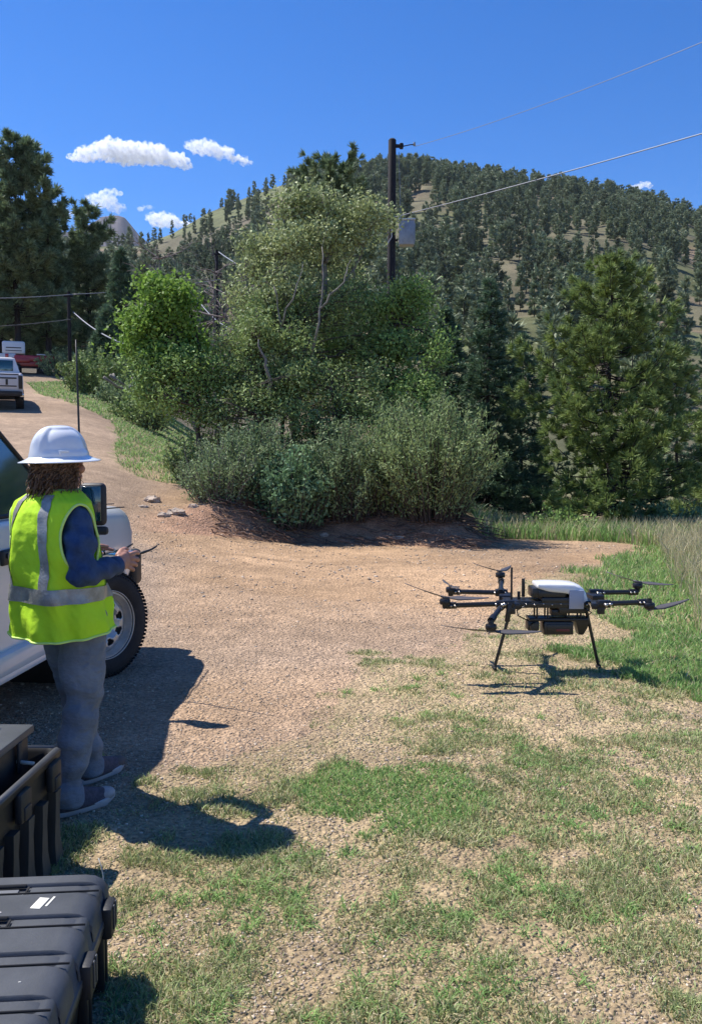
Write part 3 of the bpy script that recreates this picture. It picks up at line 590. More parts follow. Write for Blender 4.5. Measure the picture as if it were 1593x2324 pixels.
tr = [[(0, 0, -.2, .14), pt(880, 930, 0, .12, loc, D), pt(882, 850, 0, .09, loc, D), pt(900, 740, 0, .06, loc, D), pt(925, 650, 0, .02, loc, D)], [pt(882, 860, 0, .07, loc, D), pt(850, 760, .2, .04, loc, D), pt(830, 680, .2, .015, loc, D)]]
bl = [blob(*a, loc, D) for a in [(925, 655, 0, 46, 42, 46), (880, 690, 0, 52, 46, 52), (955, 720, .1, 48, 46, 48), (840, 730, -.1, 52, 48, 50), (900, 780, -.2, 64, 46, 60), (965, 800, .1, 40, 46, 40), (830, 820, -.1, 58, 46, 54), (910, 870, -.1, 60, 44, 50), (770, 780, .2, 50, 50, 44)]]
deciduous('small_tree', loc, tr, bl, 0, 'leaf_green', 'bark', LL=.10, WW=.065, per=24, cr=.27, label='fresh green round crowned tree in front of the foot of the utility pole')
D = 22.6; loc = gl(765, 0, D)
tr = [[(0, 0, -.2, .1), pt(760, 900, 0, .08, loc, D), pt(745, 780, 0, .05, loc, D), pt(720, 690, 0, .02, loc, D)]]
bl = [blob(*a, loc, D) for a in [(740, 730, 0, 55, 50, 44), (720, 810, -.1, 60, 48, 54), (780, 860, .1, 58, 46, 48), (700, 890, .1, 60, 44, 46), (800, 920, .2, 55, 40, 36), (860, 930, .3, 50, 36, 28)]]
deciduous('small_tree', loc, tr, bl, 0, 'leaf_mid', 'bark_pale', LL=.10, WW=.055, per=24, cr=.27, label='green tree with pale thin stems between the big cottonwood and the round crowned tree')
# --- leafy undergrowth trees that close the clump down to the shrubs
for px_, D, trp, bls, lm_, lb_ in [
    (590, 19.8, [(585, 960), (570, 880)], [(560, 900, 0, 60, 44, 44), (620, 930, 0, 60, 40, 44), (500, 930, .1, 56, 42, 40), (560, 980, -.1, 70, 36, 44), (650, 870, .2, 50, 44, 36)], 'leaf_mid', 'low leafy sapling filling the gap beside the leaning trunk'),
    (760, 20.0, [(760, 960), (750, 860)], [(750, 880, 0, 64, 50, 50), (800, 930, 0, 64, 44, 46), (700, 940, 0, 60, 40, 42), (770, 990, -.1, 74, 34, 44), (840, 880, .1, 56, 46, 40), (680, 860, .3, 50, 46, 34)], 'leaf_mid', 'leafy sapling in the middle of the clump, below the bare pale stems'),
    (930, 20.2, [(930, 970), (940, 900)], [(930, 900, 0, 60, 46, 46), (985, 880, 0, 46, 50, 38), (880, 940, 0, 60, 40, 42), (970, 960, 0, 56, 40, 42), (1000, 800, .2, 34, 44, 26)], 'leaf_green', 'leafy sapling at the right end of the clump, beside the dark spruces'),
    (640, 21.2, [(640, 860), (630, 760)], [(600, 680, 0, 60, 56, 46), (660, 760, 0, 66, 56, 50), (720, 700, .1, 64, 56, 44), (800, 660, .1, 60, 54, 40), (830, 760, 0, 60, 50, 42), (560, 730, .2, 46, 50, 34)], 'leaf_mid', 'tall slender green tree rising inside the big cottonwood crown')]:
    loc = gl(px_, 0, D); k_ = [(0, 0, -.2, .06)]+[pt(a_, b_, 0, .04-.02*i_, loc, D) for i_, (a_, b_) in enumerate(trp)]
    deciduous('small_tree', loc, [k_], [blob(*q_, loc, D) for q_ in bls], 0, lm_, 'bark', LL=.095, WW=.055, per=22, cr=.26, label=lb_)
# --- dead bare tree
D = 32; loc = gl(497, 0, D); root = empty('dead_tree', loc, 0, 'bare grey dead tree with tangled branches left of the big cottonwood', 'tree'); w = MB(); H = height_to(500, 585, D)
for s in range(5):
    x0 = rnd.gauss(0, .25); P = curve((x0*.3, 0, 0), (x0*4+rnd.gauss(0, .3), rnd.gauss(0, .5), H*rnd.uniform(.7, 1)), (rnd.gauss(0, .3), 0, 0), 9); tube(w, P, np.linspace(.08, .012, 9), 6)
    for b in range(26):
        p = P[rnd.randint(2, 8)]; q = p+np.array([rnd.gauss(0, .8), rnd.gauss(0, .6), rnd.uniform(-.3, 1.0)]); tube(w, curve(p, q, RNG.normal(0, .12, 3), 5), np.linspace(.026, .008, 5), 4, cap=False)
        for c in range(3): q2 = q+RNG.normal(0, .3, 3); tube(w, curve(p*.4+q*.6, q2, (0, 0, .05), 4), np.linspace(.012, .005, 4), 3, cap=False)
w.build('branches', M['dead'], root)
# --- tall pine tips behind the cottonwood
D = 40; loc = gl(762, 0, D); H = height_to(762, 372, D)
put_conifer('pine_tree', loc, conifer_mesh(H, lambda t: np.interp(t, [0, .5, .85, .95, 1], [1.0, 1.6, 1.55, 1.2, .35]), 16, 8, 7, 9, (40, .30), .04, droop=.05, upt=.6, r0=.16, base=.5, spread=.75, side=.6, jit=.35), 'needle_far', 'bark_dark', 'pine whose dark tufted top shows above the big cottonwood')
# --- left pines
def ponderosa(px, pytop, D, prof, label, wn=17, br=7, tn=10, nl=(34, .42), nw=.055, base=.22, r0=.24, nm='needle_far', upt=.45):
    loc = gl(px, 0, D); H = height_to(px, pytop, D)
    return put_conifer('pine_tree', loc, conifer_mesh(H, prof, wn, br, 6, tn, nl, nw, droop=.08, upt=upt, r0=r0, base=base, spread=.9, side=1.1, jit=.45), nm, 'bark_dark', label)
ponderosa(48, 318, 58, lambda t: np.interp(t, [0, .25, .5, .75, .92, 1], [1.9, 2.5, 2.7, 2.2, 1.2, .4]), 'tallest ponderosa pine at the left edge of the photo', 22, 8, 12, (44, .46), .062)
ponderosa(118, 450, 60, lambda t: np.interp(t, [0, .25, .6, .9, 1], [1.1, 1.5, 1.5, 1.0, .3]), 'pine with open tufted top right of the tallest left pine', 15)
ponderosa(212, 476, 62, lambda t: np.interp(t, [0, .25, .6, .9, 1], [1.2, 1.75, 1.7, 1.3, .5]), 'round topped pine third from the left edge, behind the thin pole', 17)
ponderosa(-40, 420, 62, lambda t: np.interp(t, [0, .3, .7, 1], [2.4, 2.9, 2.2, .4]), 'pine cut off by the left edge of the photo behind the tallest pine', 22)
ponderosa(8, 560, 70, lambda t: np.interp(t, [0, .3, .7, 1], [2.4, 2.7, 2.2, .4]), 'dark pine in the shade behind the tallest left pine', 18)
ponderosa(95, 640, 72, lambda t: np.interp(t, [0, .3, .7, 1], [2.2, 2.7, 2.0, .4]), 'shaded pine between the tallest pine and the round topped pine', 18)
ponderosa(165, 660, 75, lambda t: np.interp(t, [0, .3, .7, 1], [2.2, 2.6, 2.0, .4]), 'shaded pine behind the thin pole at the top of the road', 18)
D = 50; loc = gl(290, 0, D); H = height_to(290, 572, D)
put_conifer('spruce_tree', loc, conifer_mesh(H, sp_prof(1.75), 32, 10, 5, 15, (14, .3), .05, droop=.25, upt=.1, r0=.14, base=.04, spread=.8, side=1.3), 'spruce', 'bark_dark', 'conical blue green spruce behind the lime green tree')
D = 46; loc = gl(250, 0, D); H = height_to(250, 700, D)
put_conifer('spruce_tree', loc, conifer_mesh(H, sp_prof(1.3), 26, 10, 5, 13, (14, .28), .05, droop=.25, upt=.1, r0=.12, base=.04, spread=.8, side=1.3), 'spruce', 'bark_dark', 'smaller spruce left of the conical blue green spruce')
bush('shrub', 225, 43, 2.0, 2.6, 110, 0, 'leaf_mid', 'round green bush at the top of the grass slope, right of the thin pole', LL=.16, WW=.09, per=60, axis=.3)
bush('shrub', 290, 41, 1.8, 1.7, 80, 0, 'leaf_sage', 'shaded bush behind the fallen branch at the top of the slope', LL=.15, WW=.08, per=50, axis=.3)
bush('shrub', 330, 36, 1.6, 1.9, 80, 0, 'leaf_mid', 'green bush behind the drooping left side of the lime green tree', LL=.14, WW=.08, per=50, axis=.3)
bush('shrub', 145, 56, 1.8, 2.0, 60, 0, 'leaf_olive', 'yellowish bush at the tree line left of the thin pole', LL=.18, WW=.1, per=50, axis=.3)
# fallen branch
w = MB(); D = 38
for pts in [[(236, 850), (250, 860), (268, 872), (285, 878), (298, 870), (300, 850)], [(250, 845), (268, 858), (282, 868)], [(262, 856), (258, 842)], [(285, 876), (292, 888)]]:
    P = [tuple(A(a, b+6, D+.2*i)) for i, (a, b) in enumerate(pts)]; tube(w, P, np.linspace(.07, .04, len(P)), 6)
tag(w.build('fallen_branch', M['bark_pale'], smooth=True), 'pale curved fallen branch lying at the top of the grass slope', 'branch')
# brush pile and roots on the bank: nobody could count the sticks
w = MB()
for i in range(620):
    px = rnd.uniform(470, 1100); u = (px-CX)/FPX; b0 = float(np.interp(u, _bu, _bb)); y = b0+rnd.uniform(-.1, 2.2)*(1 if px > 650 else .8); x = u*y; l = rnd.uniform(.15, .75)
    a = rnd.gauss(-.5, .5); z = T(x, y); d = np.array([math.cos(a)*l, math.sin(a)*l*.6, -abs(rnd.gauss(0, .35))*l*.8]); p = np.array([x, y, z+rnd.uniform(.01, .16)])
    q = p+d; q[2] = max(q[2], T(q[0], q[1])+.01); tube(w, curve(p, q, RNG.normal(0, .04, 3), 4), np.linspace(rnd.uniform(.006, .016), .003, 4), 4, cap=False)
tag(w.build('brush_pile', mat('dry twigs', (.16, .10, .07), .9, var=.3, vs=5, island=.5)), kind='stuff')

# ------------------------------------------------------------ conifers over the hillside
def hill_variant(i, H, width, col, dens):
    prof = [lambda t: width*np.interp(t, [0, .2, .6, .9, 1], [.8, 1, .85, .5, .15]), lambda t: width*np.interp(t, [0, .15, .5, .85, 1], [.85, 1, .62, .3, .06]), lambda t: width*np.interp(t, [0, .3, .7, .9, 1], [.5, .9, 1, .75, .3])][i % 3]
    w, f = conifer_mesh(H, prof, int(9*dens), 5, 3, 4, (7, 1.25), .30, droop=.1, upt=.3, r0=.16, base=.14 if i % 3 != 1 else .06, spread=.5, side=1, jit=.35, low=True)
    return w, f
VAR = [hill_variant(i, 11.5, [1.5, 1.35, 1.75, 1.2, 1.5, 1.6][i], 0, [1, 1.15, .9, 1.1, 1, 1.2][i]) for i in range(6)]
VM = [(w.mesh('trunk', True), f.mesh('crown')) for w, f in VAR]
for a, b in VM: a.materials.append(M['bark_dark']); b.materials.append(M['needle_hill'])
def hidden(px, py):   # behind the near trees
    P = [(330, 600), (400, 640), (540, 640), (560, 470), (640, 430), (880, 440), (890, 600), (1000, 680), (1100, 660), (1170, 760), (1200, 740), (1290, 640), (1350, 590), (1420, 600), (1500, 740), (1560, 900), (1560, 1200), (330, 1200)]
    return bool(inside(np.array(P, float), np.array([px]), np.array([py]))[0]) or (px < 170 and py > 480) or (px < 330 and py > 560+(330-px)*.2)
def hillforest():
    cand = []; n = 9000
    n = 16000; a = RNG.uniform(R(-30), R(27), n); r = RNG.uniform(110, 600, n); x = r*np.sin(a); y = r*np.cos(a); u = x/y
    dn = fbm(x*.016, y*.011, 91, 4); dn2 = fbm(x*.06, y*.06, 93, 2)
    p = (.38+.62*ss(.41, .60, dn*.7+dn2*.3+.10*ss(430, 560, r)))*(r/600)**1.3*.50; p = np.where(u < -.07, p*np.where(r > 330, .26, 1.5), p); p = p*(1.25+.45*ss(400, 540, r))
    # open grass patch low on the right, meadow strip above the slope
    p = np.where((u > .36) & (r < 260), p*.25, p); p = np.where((r > 575), p*.6, p)
    p = np.where((u > -.22) & (u < -.06) & (r > 400), p*.35, p)      # bald shoulder left of the summit
    k = RNG.random(n) < p; x, y, r = x[k], y[k], r[k]; z = terrain(x, y)
    h = RNG.uniform(.45, 1.02, len(x))**1.0*(.9+.25*vnoise(x*.02, y*.02, 7))
    # rim trees so the skyline stays wooded
    for xi, yi, zi, hi, ri in zip(x, y, z, h, r):
        px = CX+FPX*xi/yi; py = 1040-FPX*(zi+11.5*hi*.6-CAMH)/yi; cand.append((ri/hi, xi, yi, zi, hi, px, py))
    vis = [c for c in cand if -20 < c[5] < 1613 and not hidden(c[5], c[6])]; vis.sort(); ind = vis[:292]; ids = set(id(c) for c in ind); rest = [c for c in cand if id(c) not in ids]
    print('hill trees', len(cand), 'visible', len(vis))
    ind.sort(key=lambda c: c[5]); LBL = {}; ORD = 'first second third fourth fifth sixth seventh eighth ninth tenth eleventh twelfth thirteenth fourteenth fifteenth sixteenth seventeenth eighteenth nineteenth twentieth'.split()+['further']*90
    for c in ind:
        v = rnd.randrange(6); wm, fm = VM[v]; s = c[4]*rnd.uniform(.9, 1.1)*(.7 if c[5] < 620 else 1); sq = rnd.uniform(.68, .95)
        shp = ['broad ragged', 'spire shaped', 'round topped', 'slim ragged', 'conical', 'wide bushy'][v]
        if c[5] < 620: wh, g = ('near the mesa' if c[5] < 400 else 'behind the dead tree' if c[5] < 540 else 'left of the cottonwood'), 'pines on the slope left of the cottonwood'
        elif c[5] > 1300: wh, g = ('above the big pine' if c[5] < 1440 else 'right of the big pine' if c[5] < 1530 else 'beside the right edge'), 'conifers on the hillside to the right'
        else: wh, g = ('right of the pole' if c[5] < 1010 else 'under the wire crossing' if c[5] < 1160 else 'left of the big pine'), 'conifers on the hillside right of the pole'
        bd = 'high on the hill' if c[6] < 560 else 'midway up the hill' if c[6] < 700 else 'low on the hill'
        LBL[(shp, bd, wh)] = LBL.get((shp, bd, wh), 0)+1; od = ORD[LBL[(shp, bd, wh)]-1]
        lb = f'{od} from left among {shp} conifers {bd} {wh}'
        root = empty('hillside_conifer', (c[1], c[2], c[3]-.2), rnd.uniform(0, 6), lb, 'conifer', g); root.scale = (s*sq, s*sq, s); link('trunk', wm, root); link('crown', fm, root)
    tw = MB(); tf = MB()
    arr = [(np.concatenate(w.v), w) for w, f in VAR]; arf = [(np.concatenate(f.v), f) for w, f in VAR]
    for c in rest:
        v = rnd.randrange(6); a_ = rnd.uniform(0, 6.28); ca, sa = math.cos(a_), math.sin(a_); Rm = np.array([[ca, -sa, 0], [sa, ca, 0], [0, 0, 1]])*c[4]
        for tgt, (vv, src) in ((tw, arr[v]), (tf, arf[v])):
            fs = src.q+src.t; tgt.add(vv @ Rm.T+np.array([c[1], c[2], c[3]-.2]), [np.asarray(q_) for q_ in fs])
    tag(tf.build('far_forest', M['needle_hill']), kind='stuff'); tag(tw.build('far_forest_trunks', M['bark_dark']), kind='stuff')
hillforest()
# a few bigger individual pines on the near left slope and skyline
def slope_pine(px, pytop, D, v, label, sx=1):
    for D in np.linspace(120, 555, 60):
        if height_to(px, pytop, D) < (10.5 if pytop < 540 else 8.5): break
    loc = gl(px, 0, D); H = height_to(px, pytop, D)
    if H < 3: print('low slope pine', px, H)
    root = empty('slope_pine', loc, rnd.uniform(0, 6), label, 'pine', 'slender pines along the left shoulder'); root.scale = (sx*H/11.5*.75, sx*H/11.5*.75, H/11.5); link('trunk', VM[v][0], root); link('crown', VM[v][1], root)
ORD2 = ['left', 'right', 'third']
NP = [(345, 530, 150, 1), (362, 545, 130, 0), (398, 502, 160, 1), (425, 520, 140, 3), (448, 492, 190, 1), (482, 478, 200, 1), (520, 465, 230, 3), (548, 458, 260, 0), (567, 452, 280, 1), (610, 425, 330, 0), (470, 560, 110, 1), (345, 600, 100, 3), (415, 590, 95, 1), (380, 580, 120, 0), (300, 560, 120, 3), (450, 600, 90, 3), (500, 540, 130, 1)]
NPL = {}
for i, (px, py, D, v) in enumerate(sorted(NP)):
    k_ = (['broad', 'spire shaped', 'round', 'ragged'][v], 'beside the mesa' if px < 365 else 'near the white cloud' if px < 430 else 'above the dead tree' if px < 505 else 'left of the cottonwood top', 'against the sky' if py < 535 else 'down the slope'); NPL[k_] = NPL.get(k_, 0)+1
    slope_pine(px, py, D, v, f'{ORD2[NPL[k_]-1]} slender {k_[0]} pine {k_[1]} {k_[2]}'.strip())
# skyline stragglers on the right
for i, (px, py, D, v) in enumerate([(1405+720-600, 470, 520, 1), (958, 373, 545, 1), (1118, 398, 545, 0), (1430, 448, 530, 2), (1288, 420, 540, 0)]):
    loc = gl(px, 0, D); H = height_to(px, py, D); root = empty('skyline_pine', loc, 0, ['lone spire shaped pine standing above the right skyline', 'narrow pine on the summit skyline right of the utility pole', 'round pine on the skyline above the wire crossing', 'bushy pine on the right skyline under the small cloud', 'pine standing proud on the middle of the right skyline'][i], 'pine', 'pines on the skyline')
    root.scale = (H/14, H/14, H/11.5); link('trunk', VM[v][0], root); link('crown', VM[v][1], root)
# ------------------------------------------------------------ mesa far away
mb = MB(); n = 90; D = 2600; cols = []
top = [(-200, 560), (100, 540), (180, 520), (222, 500), (232, 492), (268, 489), (284, 494), (296, 508), (303, 520), (312, 532), (330, 545), (360, 575), (420, 600), (600, 640)]
xs = np.linspace(-200, 600, 220); ty = np.interp(xs, [a for a, b in top], [b for a, b in top]); rows = []
for k, (f, dd) in enumerate([(0, 0), (.004, -6), (.13, -20), (.16, -60), (.5, -260), (1.0, -600)]):
    row = []
    for i, (px, py) in enumerate(zip(xs, ty)):
        p = A(px, py, D); h = p.z+80; jag = (fbm(np.array([px*.12]), np.array([k*.9]), 5)[0]-.5)*22*(1 if k in (1, 2) else .3)+(fbm(np.array([px*.05]), np.array([k*2.]), 8)[0]-.5)*60*(k > 2)
        row.append((p.x, D+dd+jag, p.z-f*h))
    rows.append(row)
rows = [[(x, y+500, z-20) for x, y, z in rows[0]]]+rows
grid(mb, rows); o = mb.build('mesa', mat('haze tinted rock', (.10, .085, .105), .95, col2=(.17, .14, .15), vs=.02, bump=.5, bs=.05), smooth=False)  # blue of the distant air is mixed into the rock colour
tag(o, kind='structure')
# ------------------------------------------------------------ utility poles and wires
def sag(p, q, s, n=24):
    t = np.linspace(0, 1, n)[:, None]; P = np.array(p)*(1-t)+np.array(q)*t; P[:, 2] -= (4*t*(1-t))[:, 0]*s; return P
D = 30.0; top = A(890, 318, D); base = gl(888, 0, D); base.x = top.x-.03
r = empty('utility_pole', base, 0, 'dark wooden utility pole with grey metal box rising behind the trees', 'utility pole')
h = top.z-base.z
mb = MB(); tube(mb, [(0, 0, -.3), (0, 0, h*.5), (.03, 0, h-.02), (.03, 0, h)], np.array([.155, .14, .128, .118]), 16); mb.build('post', M['pole'], r, auto=40)
mb = MB(); lathe(mb, [(0, h+.05), (.09, h+.04), (.13, h-.01), (.13, h-.03)], c=(.03, 0, 0), n=16); mb.build('pole_cap', M['pole'], r, smooth=True)
mb = MB(); box(mb, (.25, -.02, h-.2), (.30, .10, .10), bev=.01); box(mb, (.33, -.02, h-.2), (.12, .16, .17), bev=.02); tube(mb, [(.38, 0, h-.2), (.62, 0, h-.15), (.74, 0, h-.14)], .018, 6); br = mb.build('bracket', M['pole'], r)
mb = MB(); lathe(mb, [(0, -.06), (.045, -.05), (.03, -.01), (.05, .0), (.03, .03), (.045, .05), (0, .06)], n=12, c=(.76, 0, h-.13)); mb.build('insulator', M['metal'], br, smooth=True)
mb = MB(); z0 = A(920, 530, D).z-base.z; xb = A(921, 530, D).x-base.x
box(mb, (xb+.02, 0, z0), (.50, .38, .80), bev=.03)
for k in range(5): box(mb, (xb-.08+k*.09, -.2, z0-.02), (.02, .03, .62), bev=.004)
tb = mb.build('transformer', M['metal'], r, auto=40)
mb = MB(); box(mb, (xb+.02, 0, z0+.425), (.56, .44, .05), bev=.01); mb.build('lid', mat('pale metal', (.6, .6, .62), .5, .2), tb)
mb = MB(); box(mb, (.16, 0, z0+.2), (.12, .08, .06), bev=.005); box(mb, (.16, 0, z0-.22), (.12, .08, .06), bev=.005); mb.build('mount', M['pole'], tb)
mb = MB(); tube(mb, [(.02, -.16, z0+.48), (.02, -.17, z0-.15), (-.1, -.2, z0-.35), (-.14, -.17, z0-.5)], .018, 6); mb.build('cable_drop', M['wire'], r)
def wire(name, pts, rad, m, label, sg=0, par=None):
    mb = MB(); P = np.array([tuple(p) for p in pts])
    if len(P) == 2: P = sag(P[0], P[1], sg)
    tube(mb, P, rad, 6); return tag(mb.build(name, M[m], smooth=True), label, 'wire')
p0 = A(889, 497, D)+Vector((0, -.15, 0)); p1 = A(1700, 272, 20)
wire('overhead_cable', [p0, p1], .015, 'wire', 'thick grey cable running from the middle of the utility pole up to the right edge', .05)
wire('overhead_wire', [A(942, 332, D), A(1720, 42, 17)], .008, 'wire', 'thin upper wire running from the pole top insulator to the upper right', .15)
wire('guy_wire', [A(905, 345, D), A(909, 500, D)], .010, 'wire', 'thin vertical wire hanging down from the pole top bracket', 0)
def small_pole(px, pytop, D, rad, label):
    b = gl(px, 0, D); t = A(px, pytop, D); hh = t.z-b.z; r = empty('utility_pole', b, 0, label, 'utility pole'); mb = MB(); tube(mb, [(0, 0, -.3), (0, 0, hh)], np.array([rad, rad*.8]), 10); mb.build('post', M['pole'], r, auto=40)
    mb = MB(); box(mb, (0, -.05, hh-.25), (.5, .09, .1), bev=.01); mb.build('crossarm', M['pole'], r)
small_pole(165, 662, 52, .12, 'thin distant utility pole at the top of the road beside the left pines')
small_pole(497, 568, 58, .12, 'distant utility pole behind the bare dead tree')
pA = A(165, 668, 52); pB = A(497, 572, 58)
wire('overhead_wire', [A(-120, 676, 46), pA], .022, 'wire', 'pale wire entering from the left edge to the thin pole', .1)
wire('overhead_wire', [pA, A(500, 634, 58)], .022, 'wire', 'pale wire from the thin pole running behind the lime green tree', .15)
wire('overhead_wire', [A(-120, 745, 44), A(165, 724, 52)], .016, 'wire_dark', 'lower thin wire left of the thin pole', .1)
wire('service_cable', [A(167, 708, 52), A(300, 786, 40)], .036, 'wire', 'thick pale cable sagging from the thin pole down behind the lime green tree', .25)
wire('service_cable', [pB, A(640, 640, 40)], .036, 'wire', 'thick pale cable running from the far pole into the cottonwood', .2)
wire('service_cable', [A(455, 688, 52), A(545, 752, 42)], .03, 'wire', 'pale cable sagging through the bare dead tree', .3)

# ------------------------------------------------------------ clouds (volumes)
def cloud(name, parts, D, dens, label, seed, thick=.5):
    mb = MB(); c0 = A(*parts[0][:2], D)
    for px, py, rx, ry in parts:
        p = A(px, py, D)-c0; k = D/FPX; ell(mb, p, (rx*k, (rx+ry)*.5*k*thick*1.6, ry*k), n=20, m=14)
    o = mb.build(name, None); md = o.modifiers.new('r', 'REMESH'); md.mode = 'VOXEL'; md.voxel_size = D/FPX*2.2
    tx = bpy.data.textures.new('cl', 'CLOUDS'); tx.noise_scale = D/FPX*11; tx.noise_depth = 4
    dm = o.modifiers.new('d', 'DISPLACE'); dm.texture = tx; dm.strength = D/FPX*22; dm.mid_level = .55; dm.texture_coords = 'LOCAL'
    m = bpy.data.materials.new('cloud'); m.use_nodes = True; nt = m.node_tree; N = nt.nodes; L = nt.links; N.remove(N['Principled BSDF'])
    v = N.new('ShaderNodeVolumePrincipled'); v.inputs['Color'].default_value = (1, 1, 1, 1); v.inputs['Anisotropy'].default_value = .2
    tc = N.new('ShaderNodeTexCoord'); nz = N.new('ShaderNodeTexNoise'); nz.inputs['Scale'].default_value = FPX/D/9; nz.inputs['Detail'].default_value = 6; L.new(tc.outputs['Object'], nz.inputs['Vector'])
    mr = N.new('ShaderNodeMapRange'); mr.inputs[1].default_value = .40; mr.inputs[2].default_value = .68; mr.inputs[3].default_value = 0; mr.inputs[4].default_value = dens*FPX/D
    L.new(nz.outputs[0], mr.inputs[0]); L.new(mr.outputs[0], v.inputs['Density']); L.new(v.outputs[0], N['Material Output'].inputs['Volume'])
    o = evalmesh(o, name, m); o.location = c0; tag(o, label, 'cloud'); return o
cloud('cloud', [(290, 348, 55, 26), (200, 350, 32, 20), (172, 358, 24, 9), (250, 340, 40, 26), (340, 350, 50, 24), (395, 362, 34, 18), (420, 376, 20, 12)], 2500, .22, 'long white cloud above the left pines', 1)
cloud('cloud', [(465, 335, 38, 17), (440, 330, 26, 12), (500, 346, 34, 14), (540, 362, 26, 9), (560, 370, 14, 5)], 2550, .17, 'smaller wispy white cloud touching the right end of the long cloud', 2)
cloud('cloud', [(235, 455, 34, 18), (215, 448, 26, 10), (262, 470, 24, 12), (250, 438, 28, 8)], 3600, .12, 'thin white cloud just above the round topped pine', 3)
cloud('cloud', [(372, 500, 38, 17), (350, 494, 24, 12), (405, 508, 28, 9)], 3800, .17, 'white cloud resting on the left shoulder of the hill', 4)
cloud('cloud', [(1456, 420, 20, 8), (1440, 423, 10, 5), (1475, 422, 10, 6)], 2800, .16, 'tiny lone white cloud in the blue sky at the right', 5)
cloud('cloud', [(327, 471, 20, 5), (345, 472, 12, 3)], 3600, .07, 'faint small wisp of cloud between the left pines and the hill shoulder', 6)
cloud('cloud', [(120, 478, 30, 16), (150, 486, 18, 12)], 3700, .12, 'white cloud showing through the open pine top at the left', 7)
# ------------------------------------------------------------ paints and plastics
white_paint = mat('white paint', (.62, .64, .66), .35, coat=.6, var=.03, vs=3)
black_pl = mat('black plastic', (.018, .018, .02), .55, var=.3, vs=5, bump=.1, bs=80)
rubber = mat('tyre rubber', (.016, .015, .016), .8, var=.35, vs=9, bump=.25, bs=60)
steel = mat('dusty rim metal', (.52, .51, .49), .42, .65, var=.12, vs=9)
chrome = mat('chrome', (.7, .7, .72), .15, 1)
glass = mat('reflection teal glass', (.010, .045, .050), .05, spec=.9, coat=1)  # teal base colour stands in for greenery reflected in the windows
lamp = mat('lamp lens', (.75, .75, .72), .1, coat=1); red_l = mat('red lens', (.5, .02, .015), .2, coat=1)
under = mat('chassis black', (.012, .012, .013), .9)
def rrect(y, w, zb, zt, rt, rb, crown=0, n=6):
    pts = []
    def arc(cx, cz, r, a0, a1):
        for k in range(n+1): a = a0+(a1-a0)*k/n; pts.append((cx+r*math.cos(a), y, cz+r*math.sin(a)))
    arc(w-rb, zb+rb, rb, -PI/2, 0); pts.append((w+.012, y, zb+(zt-zb)*.62)); arc(w-rt, zt-rt, rt, 0, PI/2)
    for k in (1, 2, 3): x = (w-rt)*(1-2*k/4); pts.append((x, y, zt+crown*(1-(x/(w-rt))**2)))
    arc(-w+rt, zt-rt, rt, PI/2, PI); pts.append((-w-.012, y, zb+(zt-zb)*.62)); arc(-w+rb, zb+rb, rb, PI, 1.5*PI); return pts
